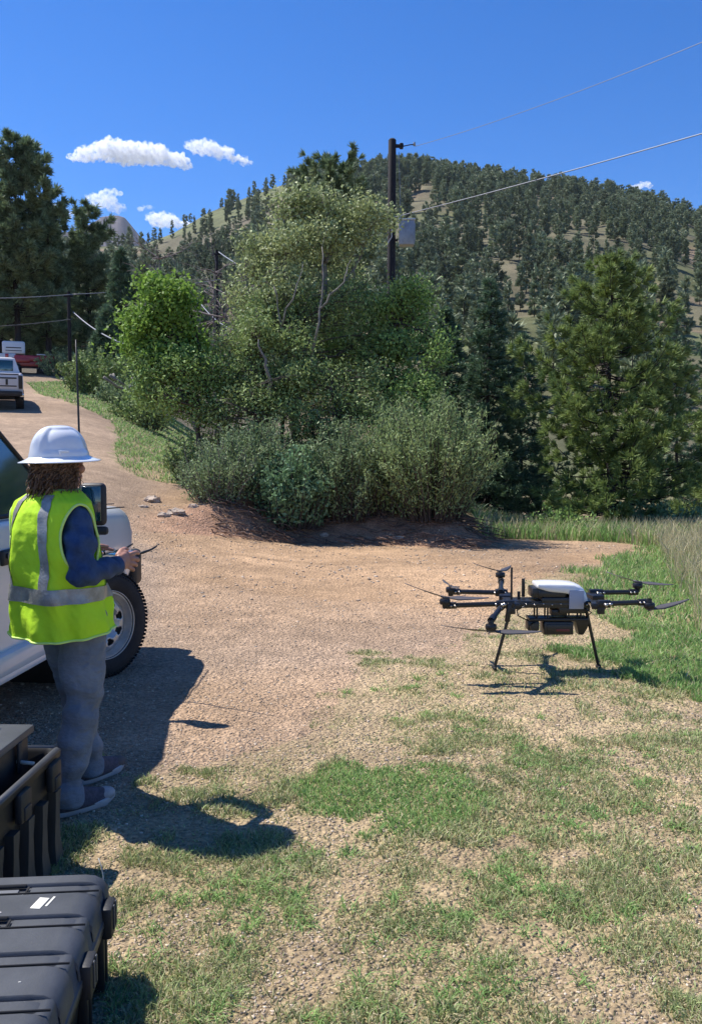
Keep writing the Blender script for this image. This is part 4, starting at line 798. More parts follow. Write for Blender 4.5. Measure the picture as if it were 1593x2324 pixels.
def wheel(parent, c, side, steer=0, r=.40, wd=.27, rr=.245, name='wheel'):
    """side=+1: outer face towards +x"""
    w = empty(name, c, steer); w.parent = parent; h = wd/2; s = side
    mb = MB(); lathe(mb, [(rr, -h+.02), (rr+.03, -h), (r-.05, -h), (r-.012, -h+.03), (r, -h+.06), (r, h-.06), (r-.012, h-.03), (r-.05, h), (rr+.03, h-.0), (rr, h-.02)], 'x', 56)
    for k in range(84):
        a = k*2*PI/84
        for sd in (-1, 1): box(mb, (sd*h*.50, math.cos(a+sd*.03)*(r-.0085), math.sin(a+sd*.03)*(r-.0085)), (h*.72, .018, .011), rot=(a+PI/2, 0, sd*.25))
        for sd in (-1, 1): box(mb, (sd*(h-.010), math.cos(a)*(r-.046), math.sin(a)*(r-.046)), (.012, .014, .030), rot=(a+PI/2, 0, 0))
    t = mb.build('tyre', rubber, w, auto=40)
    mb = MB(); lathe(mb, [(rr+.006, s*(h-.005)), (rr+.008, s*(h-.022)), (rr-.01, s*(h-.02)), (rr-.014, s*(h-.04)), (rr-.03, s*(h-.07)), (rr-.032, -s*h*.8), (rr, -s*(h-.01)), (rr, s*(h-.03))], 'x', 56)
    # dish with eight slots
    na = 96; radii = [.0, .055, .062, .085, .10, .112, .125, .14, .152, .165, .172, .19, .205, rr-.028]; prof = np.interp(radii, [0, .055, .062, .09, .115, .14, .17, .2, rr], [.0, .0, -.035, -.04, -.02, .0, .0, -.02, -.055]); x0 = h-.045
    V = np.array([[(s*(x0+p), q*math.cos(2*PI*k/na), q*math.sin(2*PI*k/na)) for k in range(na)] for q, p in zip(radii, prof)]); m = len(radii); F = []
    for i in range(m-1):
        for k in range(na):
            slot = 7 <= i <= 9 and (k % 12) in ((1, 2, 3, 4, 5, 6) if i != 8 else (0, 1, 2, 3, 4, 5, 6, 7)) and False
            if 6 <= i <= 9 and (k % 12) in ((2, 3, 4, 5, 6, 7) if i in (7, 8) else (3, 4, 5, 6)): continue
            a, b = i*na+k, i*na+(k+1) % na; F.append([a, b, b+na, a+na])
    mb.add(V.reshape(-1, 3), np.array(F)); rim = mb.build('rim', steel, w, auto=35)
    sd = rim.modifiers.new('s', 'SOLIDIFY'); sd.thickness = .006; sd.offset = 0
    mb = MB(); lathe(mb, [(0, s*(x0+.035)), (.03, s*(x0+.034)), (.042, s*(x0+.025)), (.045, s*(x0-.02))], 'x', 20)
    mb.build('hub_cap', steel, w, auto=40)
    mb = MB()
    for k in range(8): a = k*PI/4+.2; lathe(mb, [(0, s*(x0-.012)), (.009, s*(x0-.013)), (.011, s*(x0-.045))], 'x', 6, c=(0, .075*math.cos(a), .075*math.sin(a)))
    mb.build('lug_nut', chrome, w); mb = MB(); lathe(mb, [(0, 0), (.15, 0), (.15, -s*h*.7), (0, -s*h*.7)], 'x', 24, c=(s*h*.15, 0, 0)); mb.build('brake_disc', under, w); return w
# ------------------------------------------------------------ the white truck with green reflections put into its glass colour
YAW = -math.atan(.058); TR = empty('pickup_truck', (-2.78, 6.56, 0), YAW, 'white pickup truck with front wheel turned, parked behind the person in the lime vest', 'pickup truck')
st = [(-4.75, .94, .58, 1.20, .05, .08), (-4.70, .98, .50, 1.27, .05, .1), (-3.0, .985, .46, 1.28, .05, .1), (-1.9, .985, .45, 1.28, .05, .1), (-.75, .985, .45, 1.275, .06, .1), (-.5, .985, .45, 1.27, .10, .1), (0, .98, .46, 1.255, .13, .1), (.42, .97, .52, 1.245, .15, .1), (.66, .955, .62, 1.235, .16, .12), (.80, .92, .70, 1.205, .16, .12), (.88, .86, .74, 1.165, .16, .12), (.915, .78, .78, 1.10, .14, .1)]
mb = MB(); loft(mb, [rrect(*s[:6], crown=.02) for s in st]); body = mb.build('body', white_paint, TR)
def cut(o, mbc):
    c = mbc.build('cutter'); c.parent = o.parent; bo = o.modifiers.new('b', 'BOOLEAN'); bo.object = c; bo.operation = 'DIFFERENCE'; bo.solver = 'EXACT'; p = o.parent; nm = o.name; mt = o.data.materials[0]
    r = evalmesh(o, nm, mt, auto=32); bpy.data.objects.remove(c); return r
cb = MB()
for yy in (0, -3.55):
    for sx in (-1, 1): lathe(cb, [(0, -.36), (.50, -.36), (.50, .36), (0, .36)], 'x', 48, c=(sx*.9, yy, .44))
box(cb, (0, -3.72, 1.2), (1.66, 1.9, .9))
body = cut(body, cb)
mb = MB()
for sx in (-1, 1):
    for yy in (0, -3.55):
        a = np.linspace(-.25, PI+.25, 30); V = [[(sx*q, yy+(.50+d)*math.cos(t), .44+(.50+d)*math.sin(t)) for t in a] for q, d in ((.975, -.012), (.995, -.012), (.995, .022), (.975, .03))]
        grid(mb, V, flip=sx < 0)
mb.build('wheel_arch_trim', white_paint, TR, smooth=True)
mb = MB()
for sx in (-1, 1):
    for yy in (0, -3.55): mb = MB(); lathe(mb, [(.498, -.30), (.498, .30)], 'x', 40, c=(sx*.66, yy, .44)); mb.build('wheel_well', under, TR)
mb = MB(); box(mb, (0, -1.9, .50), (1.3, 5.2, .16)); box(mb, (0, 0, .42), (1.5, .12, .12)); box(mb, (0, -3.55, .42), (1.5, .12, .12)); mb.build('chassis', under, TR)
# cab
def cabring(z, x, yf, yr, n=5, rc=.10):
    pts = []
    for cx, cy, a0 in ((x-rc, yf-rc, 0), (-x+rc, yf-rc, PI/2), (-x+rc, yr+rc, PI), (x-rc, yr+rc, 1.5*PI)):
        for k in range(n+1): a = a0+PI/2*k/n; pts.append((cx+rc*math.cos(a), cy+rc*math.sin(a), z))
    return pts
CB = [(1.265, .945, -.58, -2.72, .10), (1.80, .775, -1.20, -2.66, .10), (1.855, .74, -1.32, -2.60, .12), (1.875, .62, -1.5, -2.45, .12)]
mb = MB(); loft(mb, [cabring(z, x, a, b, rc=rc) for z, x, a, b, rc in CB]); mb.build('cab', white_paint, TR, auto=30)
def lerp(z): t = (z-1.265)/(1.80-1.265); return .945+(.775-.945)*t, -.58+(-1.20+.58)*t, -2.72+.06*t
def sidewin(sx, y0f, y1, z0, z1, name):
    V = []
    for z in np.linspace(z0, z1, 6):
        x, yf, yr = lerp(z); ys = np.linspace(min(y0f, yf-.13), y1, 8); V.append([(sx*(x+.006), y, z) for y in ys])
    mb = MB(); grid(mb, V, flip=sx > 0); o = mb.build(name, glass, TR, smooth=True); return o
def frame_line(sx, y0f, y1, z0, z1):
    P = []
    for z in (z0, z1): x, yf, yr = lerp(z); P.append((sx*(x+.008), min(y0f, yf-.13), z)); P.append((sx*(x+.008), y1, z))
    a, b, d, c = P; mb = MB(); tube(mb, [a, b, c, d, a], .014, 6); return mb.build('window_seal', black_pl, TR)
for sx in (-1, 1):
    w = sidewin(sx, -.55, -1.78, 1.295, 1.775, 'side_window'); f = frame_line(sx, -.55, -1.78, 1.295, 1.775); f.parent = w
    w = sidewin(sx, -1.88, -2.5, 1.30, 1.76, 'rear_side_window'); f = frame_line(sx, -1.88, -2.5, 1.30, 1.76); f.parent = w
V = []
for z in np.linspace(1.30, 1.79, 5):
    x, yf, yr = lerp(z); V.append([(q*(x-.12), yf+.006, z) for q in np.linspace(-1, 1, 9)])
mb = MB(); grid(mb, V, flip=True); mb.build('windshield', glass, TR, smooth=True)
# door seams, handle, moulding, rocker
seam = mat('seam', (.03, .03, .03), .9)
for sx in (-1, 1):
    mb = MB()
    for y in (-.62, -1.84): tube(mb, [(sx*.983, y, .56), (sx*.996, y, .95), (sx*.984, y, 1.24)], .0045, 6)
    tube(mb, [(sx*.985, -.62, .56), (sx*.985, -1.84, .56)], .0045, 6)
    tube(mb, [(sx*.945, .55, 1.232), (sx*.945, -.52, 1.262)], .005, 6); d = mb.build('door', white_paint, TR); d.data.materials.clear(); d.data.materials.append(seam)
    mb = MB(); box(mb, (sx*1.0, -1.62, 1.08), (.03, .26, .085), bev=.012); box(mb, (sx*1.02, -1.62, 1.09), (.022, .20, .03), bev=.008); mb.build('door_handle', black_pl, d)
    mb = MB(); box(mb, (sx*.985, -1.6, .50), (.10, 2.35, .13), bev=.03); box(mb, (sx*.995, -1.6, .435), (.07, 2.3, .05), bev=.012); mb.build('rocker_panel', white_paint, TR, auto=40)
mb = MB(); box(mb, (0, .98, .70), (1.86, .20, .30), bev=.04, seg=3); box(mb, (0, .93, .55), (1.5, .16, .16), bev=.03); mb.build('bumper', black_pl, TR, auto=40)
mb = MB(); box(mb, (0, .925, 1.0), (1.15, .05, .28), bev=.02)
for k in range(4): box(mb, (0, .955, .90+k*.065), (1.1, .02, .02), bev=.005)
mb.build('grille', black_pl, TR, auto=40)
for sx in (-1, 1):
    mb = MB(); box(mb, (sx*.72, .90, 1.0), (.26, .07, .2), bev=.025); mb.build('headlight', lamp, TR, auto=40)
# hood panel edges
mb = MB(); tube(mb, [(.78, .80, 1.245), (.80, .3, 1.262), (.82, -.4, 1.278)], .004, 6); tube(mb, [(-.78, .80, 1.245), (-.80, .3, 1.262), (-.82, -.4, 1.278)], .004, 6); mb.build('hood_seam', seam, TR)
# mirrors
for sx in (-1, 1):
    m_ = MB(); box(m_, (sx*1.175, -.80, 1.325), (.17, .07, .275), bev=.032, seg=3); box(m_, (sx*1.16, -.80, 1.155), (.22, .05, .055), bev=.02); mr = m_.build('side_mirror', black_pl, TR, auto=40)
    m_ = MB(); box(m_, (sx*1.175, -.838, 1.33), (.125, .01, .22), bev=.004); m_.build('mirror_glass', glass, mr)
    m_ = MB(); tube(m_, [(sx*.95, -.76, 1.30), (sx*1.14, -.79, 1.27)], .02, 8); tube(m_, [(sx*.95, -.76, 1.37), (sx*1.14, -.79, 1.36)], .016, 8); m_.build('mirror_arm', black_pl, mr)
# whip antenna
mb = MB(); tube(mb, [(.905, -.30, 1.20), (.905, -.30, 1.28)], .022, 10); tube(mb, [(.905, -.30, 1.26), (.905, -.30, 1.8), (.90, -.30, 2.15), (.895, -.30, 2.44)], np.array([.009, .008, .007, .005]), 8); mb.build('antenna', black_pl, TR)
wheel(TR, (.90, 0, .40), 1, R(-29)); wheel(TR, (-.90, 0, .40), -1, R(-27)); wheel(TR, (.88, -3.55, .40), 1); wheel(TR, (-.88, -3.55, .40), -1)
def text(s, size, M_, m, name, parent, ext=.001):
    cu = bpy.data.curves.new(name, 'FONT'); cu.body = s; cu.size = size; cu.extrude = ext; o = bpy.data.objects.new(name, cu); COL.objects.link(o); o.parent = parent; o.matrix_local = M_
    dg = bpy.context.evaluated_depsgraph_get(); me = bpy.data.meshes.new_from_object(o.evaluated_get(dg)); bpy.data.objects.remove(o); q = link(name, me, parent); q.matrix_local = M_; me.materials.clear(); me.materials.append(m); return q
text('33AT', .075, Matrix(((0, 0, 1, .995), (1, 0, 0, -1.50), (0, 1, 0, .605), (0, 0, 0, 1))), black_pl, 'lettering', TR)

# ------------------------------------------------------------ the grey pickup up the road
D = 31.5; loc = gl(20, 0, D); PK = empty('pickup_truck', (loc.x-.50, loc.y+.2, loc.z), R(6), 'silver pickup truck seen from behind, cut by the left edge up the road', 'pickup truck'); PK.rotation_euler = (R(6.5), 0, R(21))
silver = mat('silver paint', (.58, .58, .60), .4, .1, coat=.5)
mb = MB(); loft(mb, [rrect(y, w, zb, zt, .06, .08) for y, w, zb, zt in [(0, .92, .62, 1.32), (.05, .96, .58, 1.36), (3.0, .97, .55, 1.33), (4.6, .96, .55, 1.25), (5.2, .9, .65, 1.15)]]); body2 = mb.build('body', silver, PK)
cb = MB()
for yy in (1.1, 4.5):
    for sx in (-1, 1): lathe(cb, [(0, -.36), (.48, -.36), (.48, .36), (0, .36)], 'x', 32, c=(sx*.88, yy, .42))
box(cb, (0, .98, 1.3), (1.7, 1.7, .8)); body2 = cut(body2, cb)
mb = MB(); loft(mb, [[(x*sx, y, z) for sx, y in ((1, yf), (-1, yf), (-1, yr), (1, yr))] for z, x, yf, yr in ((1.31, .9, 4.0, 1.95), (1.86, .72, 3.3, 2.1), (1.9, .6, 3.2, 2.2))]); mb.build('cab', silver, PK, auto=30)
mb = MB(); box(mb, (0, 2.02, 1.6), (1.3, .03, .4), rot=(R(-14), 0, 0), bev=.01); mb.build('rear_window', glass, PK)
mb = MB(); box(mb, (0, -.03, 1.03), (1.62, .06, .58), bev=.02); tg = mb.build('tailgate', silver, PK, auto=40)
mb = MB(); box(mb, (0, -.066, 1.20), (1.5, .02, .05), bev=.004); box(mb, (0, -.066, .92), (1.5, .02, .04), bev=.004); box(mb, (.42, -.068, 1.06), (.08, .02, .2), bev=.004); box(mb, (-.42, -.068, 1.06), (.08, .02, .2), bev=.004); box(mb, (0, -.03, 1.335), (1.64, .09, .035), bev=.01); mb.build('trim', black_pl, tg)
for sx in (-1, 1):
    mb = MB(); box(mb, (sx*.88, -.03, 1.06), (.13, .07, .46), bev=.015); mb.build('taillight', black_pl if sx > 0 else red_l, PK, auto=40)
mb = MB(); box(mb, (0, -.14, .66), (1.86, .2, .17), bev=.03); mb.build('bumper', black_pl, PK, auto=40)
mb = MB(); box(mb, (.92, -.1, .60), (.12, .22, .12), bev=.02); mb.build('bumper_end', chrome, PK)
mb = MB(); box(mb, (0, 2.5, .52), (1.4, 4.6, .2)); mb.build('chassis', under, PK)
for yy in (1.1, 4.5):
    for sx in (-1, 1): wheel(PK, (sx*.86, yy, .39), sx, 0, .39, .28)
# ------------------------------------------------------------ white and red truck by the tree line
D = 57; loc = gl(60, 0, D); RT = empty('flatbed_truck', (loc.x, loc.y, loc.z-.1), R(-70), 'small white truck with red lower body and flat bed parked under the left pines', 'truck')
redp = mat('red paint', (.42, .02, .02), .4, coat=.5); whp = mat('white body', (.72, .72, .72), .4, coat=.4)
# long axis = local y, tail towards the viewer's left
mb = MB(); box(mb, (0, -.55, 1.62), (1.75, 1.35, .80), bev=.12, seg=3); mb.build('cap', whp, RT, auto=40)
mb = MB(); box(mb, (0, -.55, 1.60), (1.79, .9, .06), bev=.01); box(mb, (0, -.55, 1.42), (1.79, .95, .04), bev=.01); mb.build('cap_trim', black_pl, RT)
mb = MB(); box(mb, (0, -.9, .98), (1.8, .95, .5), bev=.06); mb.build('rear_body', whp, RT, auto=40)
mb = MB(); box(mb, (0, .7, .98), (1.82, 2.5, .36), bev=.05); box(mb, (0, .45, .66), (1.5, 2.9, .34), bev=.03); box(mb, (0, -.2, .85), (1.84, 1.2, .3), bev=.04); mb.build('side_body', redp, RT, auto=40)
mb = MB(); box(mb, (0, 1.6, 1.22), (1.9, 1.6, .07), bev=.02); mb.build('flat_bed', whp, RT)
for sx in (-1, 1):
    mb = MB(); box(mb, (sx*.93, -.95, 1.08), (.06, .2, .26), bev=.02); mb.build('taillight', red_l, RT)
for yy in (-.5, 1.3):
    for sx in (-1, 1): wheel(RT, (sx*.82, yy, .36), sx, 0, .36, .22, .2)
# ------------------------------------------------------------ equipment cases
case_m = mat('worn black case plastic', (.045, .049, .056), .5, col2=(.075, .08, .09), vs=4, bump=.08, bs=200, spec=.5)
case_d = mat('dark case plastic', (.012, .012, .014), .5, var=.2, vs=6)  # blacker plastic of the case bases and tray box
wlabel = mat('white label', (.72, .7, .62), .5)
# closed case in front: right side along x=-.73, turned 5 degrees
C1 = empty('equipment_case', (-.758, 2.735, 0), R(5.0), 'closed black ribbed equipment case in the bottom left corner, nearest the camera', 'equipment case')
# local frame: x to the left is negative (case extends -x), y towards camera negative
Wc, Lc, Hc = 1.15, 1.25, .335
mb = MB()
for k, (z, ins) in enumerate([(0, .03), (.02, .015), (.205, .0)]): pass
def prism(z, i): return [(-i, -i, z), (-Wc+i, -i, z), (-Wc+i, -Lc+i, z), (-i, -Lc+i, z)]
def rprism(z, i, r=.03, n=4):
    pts = []
    for cx, cy, a0 in ((-i-r, -i-r, 0), (-Wc+i+r, -i-r, PI/2), (-Wc+i+r, -Lc+i+r, PI), (-i-r, -Lc+i+r, 1.5*PI)):
        for k in range(n+1): a = a0+PI/2*k/n; pts.append((cx+r*math.cos(a), cy+r*math.sin(a), z))
    return pts
loft(mb, [rprism(.0, .05), rprism(.012, .035), rprism(.195, .012), rprism(.20, -.004), rprism(.215, -.004)])
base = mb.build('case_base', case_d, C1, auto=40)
for k in range(5):   # vertical ribs on the right face and back face
    y = -.10-k*.235
    for dy in (0, .045): mb = MB(); box(mb, (-.012, y-dy, .10), (.030, .016, .18), bev=.005); mb.build('rib', case_d, base, auto=40)
mb = MB(); loft(mb, [rprism(.218, -.006), rprism(.235, -.006), rprism(.245, .004), rprism(.300, .012, .05), rprism(.312, .020, .05), rprism(.3155, .034, .05)])
lid = mb.build('lid', case_m, C1, auto=40)
# raised panels with channels between them
edges = [-.035, -.095, -.150, -.285, -.345, -.475, -.535, -.67, -.73, -.87, -.93, -1.06, -1.12, -1.215]
def panel(y0, y1, x0, x1, z, zt, mb, ramp=True):
    """raised slab that wraps over the right edge of the lid"""
    P = [(x0, z), (x1-.075, z), (x1-.045, z-.004), (x1-.022, z-.016), (x1-.008, z-.038), (x1-.002, z-.085)] if ramp else [(x0, z), (x1, z)]
    rings = []
    for x, zz in P: rings.append([(x, y0, zz-.02), (x, y0+.004*-1, zz-.004), (x, y0-.007, zz), (x, y1+.007, zz), (x, y1+.003, zz-.004), (x, y1, zz-.02)])
    loft(mb, rings)
mb = MB()
for a, b in [(edges[0], edges[1]), (edges[2], edges[3]), (edges[4], edges[5]), (edges[6], edges[7]), (edges[8], edges[9]), (edges[10], edges[11])]: panel(a, b, -Wc+.03, .004, .327, 0, mb)
for i in (1, 3, 5, 7, 9): panel(edges[i]-.004, edges[i+1]+.004, -.215, -.006, .3225, 0, mb)
mb.build('lid_panel', case_m, lid, auto=35)
mb = MB()
for i in (1, 3, 5, 7, 9): box(mb, (-.70, (edges[i]*.45+edges[i+1]*.55)-.008, .3195), (.90, .034, .008), bev=.002)
mb.build('channel_strip', mat('grey channel strip', (.17, .175, .185), .5), lid, auto=40)
mb = MB()
for i in (1, 3, 5, 7, 9): box(mb, (-.70, edges[i]-.006, .3262), (.93, .017, .004)); box(mb, (-.225, (edges[i]+edges[i+1])/2-.004, .3235), (.006, .045, .004)); box(mb, (-.44, edges[i+1]+.002, .3262), (.86, .006, .0035))  # black strips laid on top, painting the shade of recessed slots
mb.build('slot', under, lid)
mb = MB()
for y, x, dz in ((-.215, -.165, 0),):
    box(mb, (x, y, .3285), (.030, .062, .002), rot=(0, 0, R(-12)), bev=.001); box(mb, (x+.028, y+.008, .3285), (.007, .056, .002), rot=(0, 0, R(-12)), bev=.001)
mb.build('sticker', wlabel, lid)
for y in (-.12, -.42, -.80, -1.1):
    mb = MB(); box(mb, (.012, y, .225), (.034, .085, .095), bev=.008); la = mb.build('latch', black_pl, C1, auto=40)
    mb = MB(); box(mb, (.031, y+.016, .235), (.005, .012, .075), bev=.002); box(mb, (.031, y-.014, .235), (.005, .012, .075), bev=.002); mb.build('latch_bar', case_m, la)
mb = MB(); tube(mb, curve((-.03, .0, .22), (-.045, .03, .345), (.01, 0, .0), 6), .0016, 5); mb.build('cord', mat('cord', (.5, .5, .45), .8), C1)
# bird droppings and scuffs have a shape of their own: small flat spots on the lid
dirt_m = mat('dry dirt', (.5, .48, .44), .9)
for k in range(14):
    x, y = -rnd.uniform(.06, .75), rnd.choice([rnd.uniform(-.35, -.47), rnd.uniform(-.54, -.66), rnd.uniform(-.16, -.28), rnd.uniform(-.74, -.86)]); r_ = rnd.uniform(.0015, .005)
    mb = MB(); ell(mb, (x, y, .3275), (r_*rnd.uniform(1, 2.2), r_, .0012), n=8, m=4); mb.build('dirt_spot', dirt_m, lid)
# open case behind it
C2 = empty('equipment_case', (-1.178, 3.52, 0), R(-1.8), 'open black equipment case standing between the closed case and the person, without its lid', 'equipment case')
Wd, Ld, Hd = .85, .92, .45
def rp2(z, i, r=.03, n=4):
    pts = []
    for cx, cy, a0 in ((-i-r, -i-r, 0), (-Wd+i+r, -i-r, PI/2), (-Wd+i+r, -Ld+i+r, PI), (-i-r, -Ld+i+r, 1.5*PI)):
        for k in range(n+1): a = a0+PI/2*k/n; pts.append((cx+r*math.cos(a), cy+r*math.sin(a), z))
    return pts
mb = MB(); loft(mb, [rp2(.0, .05), rp2(.015, .035), rp2(.30, .018), rp2(.31, .008), rp2(.42, .004), rp2(.425, -.010), rp2(.448, -.012), rp2(.455, -.004), rp2(.455, .014), rp2(.44, .024), rp2(.06, .045)])
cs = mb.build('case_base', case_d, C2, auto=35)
mb = MB(); tube(mb, [(-.002, -.02, .448), (-.002, -Ld+.02, .448)], .014, 8); tube(mb, [(-.02, -.002, .448), (-Wd+.02, -.002, .448)], .014, 8); mb.build('rim', case_m, cs, smooth=True)
mb = MB()
for k in range(7):   # flared buttresses below the rim
    y = -.06-k*.135; P = [(.002, .30), (-.002, .22), (-.004, .10), (.004, .01)]; w_ = [.028, .022, .030, .042]
    rings = [[(x+.014, y-w, z), (x+.014, y+w, z), (x-.03, y+w, z), (x-.03, y-w, z)] for (x, z), w in zip(P, w_)]; loft(mb, rings)
mb.build('buttress', mat('scuffed case plastic', (.05, .047, .042), .6, var=.3, vs=9, bump=.2, bs=70, stretch=(1, 1, .2)), cs, auto=40)
for y in (-.10, -.40, -.70):
    mb = MB(); box(mb, (.014, y, .375), (.03, .10, .11), bev=.01); box(mb, (.028, y, .35), (.014, .06, .05), bev=.006); la = mb.build('latch', black_pl, C2, auto=40)
TRY = empty('foam_tray', (-1.178, 3.52, .06), R(-1.8), 'raised dark tray with flat lid sitting inside the open equipment case', 'tray')
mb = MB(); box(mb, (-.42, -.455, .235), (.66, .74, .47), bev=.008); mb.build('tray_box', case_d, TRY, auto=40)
mb = MB(); box(mb, (-.42, -.45, .492), (.69, .78, .030), bev=.006); tl = mb.build('tray_lid', case_m, TRY, auto=40)
mb = MB()
for y in (-.13, -.19, -.35, -.6): box(mb, (-.46, y, .5085), (.56, .008, .004))
mb.build('groove_line', mat('grey line', (.22, .23, .26), .5), tl)
mb = MB(); box(mb, (-.078, -.2, .42), (.012, .035, .12), bev=.003); mb.build('strap', black_pl, TRY)
mb = MB(); tube(mb, [(-.02, -.21, .40), (-.10, -.20, .405)], .008, 6); mb.build('pull_tab', mat('pale strap', (.35, .34, .31), .7), TRY)
# ------------------------------------------------------------ drone
D0 = 6.70; DX = 1.545; dz0 = T(DX, D0)
DR = empty('drone', (DX, D0, dz0), 0, 'black six armed drone with white cover standing on two thin legs in the grass', 'drone')
carbon = mat('carbon black', (.012, .012, .013), .38, var=.25, vs=20, spec=.6); joint = mat('dark joint metal', (.03, .03, .033), .35, .5)
bolt = mat('silver bolt', (.5, .46, .42), .3, .9); blade_m = mat('propeller grey brown', (.085, .075, .072), .4, spec=.6)
coverw = mat('white drone cover', (.80, .80, .80), .35, coat=.5); covers = mat('grey cover side', (.40, .42, .50), .4)
ZA = .55
# cover: shell lofted along x with rounded right end
mb = MB(); rings = []
for x, zt, zb, hw in [(-.20, .668, .640, .118), (-.195, .676, .632, .125), (-.10, .682, .60, .130), (.05, .680, .585, .132), (.12, .674, .57, .13), (.17, .660, .50, .126), (.205, .635, .478, .118), (.228, .60, .47, .108), (.245, .55, .465, .096), (.25, .49, .465, .09)]:
    rg = []
    for k in range(20):
        a = k*2*PI/20; ca, sa = math.cos(a), math.sin(a); e = .45; cz = (zt+zb)/2; hz = (zt-zb)/2
        rg.append((x, hw*abs(ca)**e*(1 if ca > 0 else -1), cz+hz*abs(sa)**e*(1 if sa > 0 else -1)))
    rings.append(rg)
rings = [[(x*.86+.022, y*.9, .665+(z-.665)*.9) for x, y, z in rg] for rg in rings]
loft(mb, rings); cv = mb.build('cover', coverw, DR, auto=50)
for sy in (-1, 1): mb = MB(); box(mb, (.14, sy*.116, .555), (.11, .012, .14), bev=.004); mb.build('side_panel', covers, cv, auto=40)  # greyer panels over the right part of the cover's sides
# avionics under the cover
mb = MB(); box(mb, (-.06, 0, .60), (.25, .18, .075), bev=.01); box(mb, (-.04, -.098, .595), (.20, .012, .045), bev=.003); box(mb, (.03, 0, .545), (.30, .22, .05), bev=.008); mb.build('battery_bay', carbon, DR, auto=40)
# frame plates
mb = MB(); box(mb, (-.05, 0, .535), (.66, .20, .012), bev=.002); box(mb, (-.05, 0, .495), (.60, .20, .010), bev=.002); box(mb, (-.06, -.10, .515), (.58, .02, .035), bev=.004); box(mb, (-.06, .10, .515), (.58, .02, .035), bev=.004)
box(mb, (.13, 0, .47), (.22, .16, .05), bev=.006); mb.build('frame_plate', carbon, DR, auto=40)
mb = MB()
for k in range(9):
    for sy in (-.112, .112): lathe(mb, [(0, -.006), (.006, -.005), (.007, .004)], 'y', 8, c=(-.30+k*.065, sy, .515+(k % 2)*.006))
mb.build('bolt', bolt, DR)
def boom(p0, p1, r=.019):
    p0 = np.array(p0); p1 = np.array(p1); d = (p1-p0)/np.linalg.norm(p1-p0); mb = MB(); tube(mb, [p0, p1], r, 16); a = mb.build('arm', carbon, DR, auto=40)
    mb = MB(); tube(mb, [p0-d*.05, p0+d*.045], r*1.45, 12); mb.build('arm_joint', joint, a, auto=40); mb = MB(); tube(mb, [p1-d*.05, p1+d*.02], r*1.35, 12); mb.build('arm_joint', joint, a, auto=40)
    mb = MB()
    for q in (p0+d*.02, p0+d*.05, p1-d*.04, p1-d*.01): lathe(mb, [(0, -.034), (.008, -.033), (.009, .033), (0, .034)], 'y', 8, c=q)
    mb.build('arm_bolt', bolt, a); return a
def motor(p, down, b1, b2, tilt=0, big=1.0, roll=(0, 0)):
    """b1, b2: azimuths of the two blades (degrees), roll = pitch of each blade away from level (degrees)"""
    m_ = empty('motor', p); m_.parent = DR; s = -1 if down else 1; mb = MB()
    lathe(mb, [(0, s*.0), (.036, s*.0), (.040, s*.006), (.040, s*.030), (.034, s*.040), (.012, s*.044), (.010, s*.058), (0, s*.058)], n=24); lathe(mb, [(.018, -s*.03), (.022, 0)], n=12); mb.build('motor_can', joint, m_, auto=35)
    for az, rl in ((b1, roll[0]), (b2, roll[1])):
        mb = MB(); L0 = .27*big; n = 14; V = []
        for i in range(n):
            t = i/(n-1); x = .012+L0*t; c = np.interp(t, [0, .12, .3, .6, .9, 1], [.016, .030, .062, .054, .032, .012])*big; pt_ = math.radians(np.interp(t, [0, .3, 1], [28, 20, 8])); row = []
            for u_, th in ((-.5, 0), (-.2, .004), (.2, .004), (.5, 0), (.2, -.0015), (-.2, -.0015)): row.append((x, u_*c*math.cos(pt_), th+u_*c*math.sin(pt_)+.02*t*t))
            V.append(row)
        loft(mb, V); box(mb, (.012, 0, 0), (.04, .022, .014), bev=.003); pr = mb.build('propeller_blade', blade_m, m_, smooth=True)
        pr.location = (0, 0, s*.05); pr.rotation_euler = Euler((0, -R(rl), R(az)))
    return m_
yN, yF = -.27, .27
AR = [((-.44, yN, ZA), (-.83, yN-.02, ZA-.01)), ((-.36, yF, ZA), (-.73, yF+.02, ZA+.005)), ((.30, yN, ZA), (.60, yN, ZA+.012)), ((.40, yF, ZA), (.71, yF+.03, ZA))]
for a, b in AR: boom(a, b)
# hub links between plate and arms
for x, y in ((-.40, yN), (-.36, yF), (.30, yN), (.38, yF)):
    mb = MB(); box(mb, (x*.93, y*.72, .53), (.10, abs(y)*.62, .045), rot=(0, 0, R(12)*(1 if x*y > 0 else -1)), bev=.006); box(mb, (x, y, ZA), (.09, .055, .055), bev=.01)
    box(mb, (x*.93, y, ZA-.045), (.05, .04, .06), bev=.006); mb.build('hub_bracket', joint, DR, auto=40)
mb = MB()
for x, y in ((-.43, yN), (-.45, yN-.03), (-.33, yF), (.30, yN-.03), (.34, yN), (.40, yF)): lathe(mb, [(0, -.045), (.011, -.044), (.011, .044), (0, .045)], 'y', 8, c=(x, y, ZA))
mb.build('hinge_pin', bolt, DR)
motor((-.865, yN-.05, ZA+.005), False, 162, -8, big=1.12, roll=(13, -3))
motor((-.755, yF+.02, ZA-.0), False, 100, 280, roll=(0, 0), big=.8)
motor((.625, yN-.02, ZA+.01), True, 8, 95, roll=(9, 0), big=1.12)
motor((.735, yF+.05, ZA+.03), False, 140, -25, roll=(8, -6), big=.95)
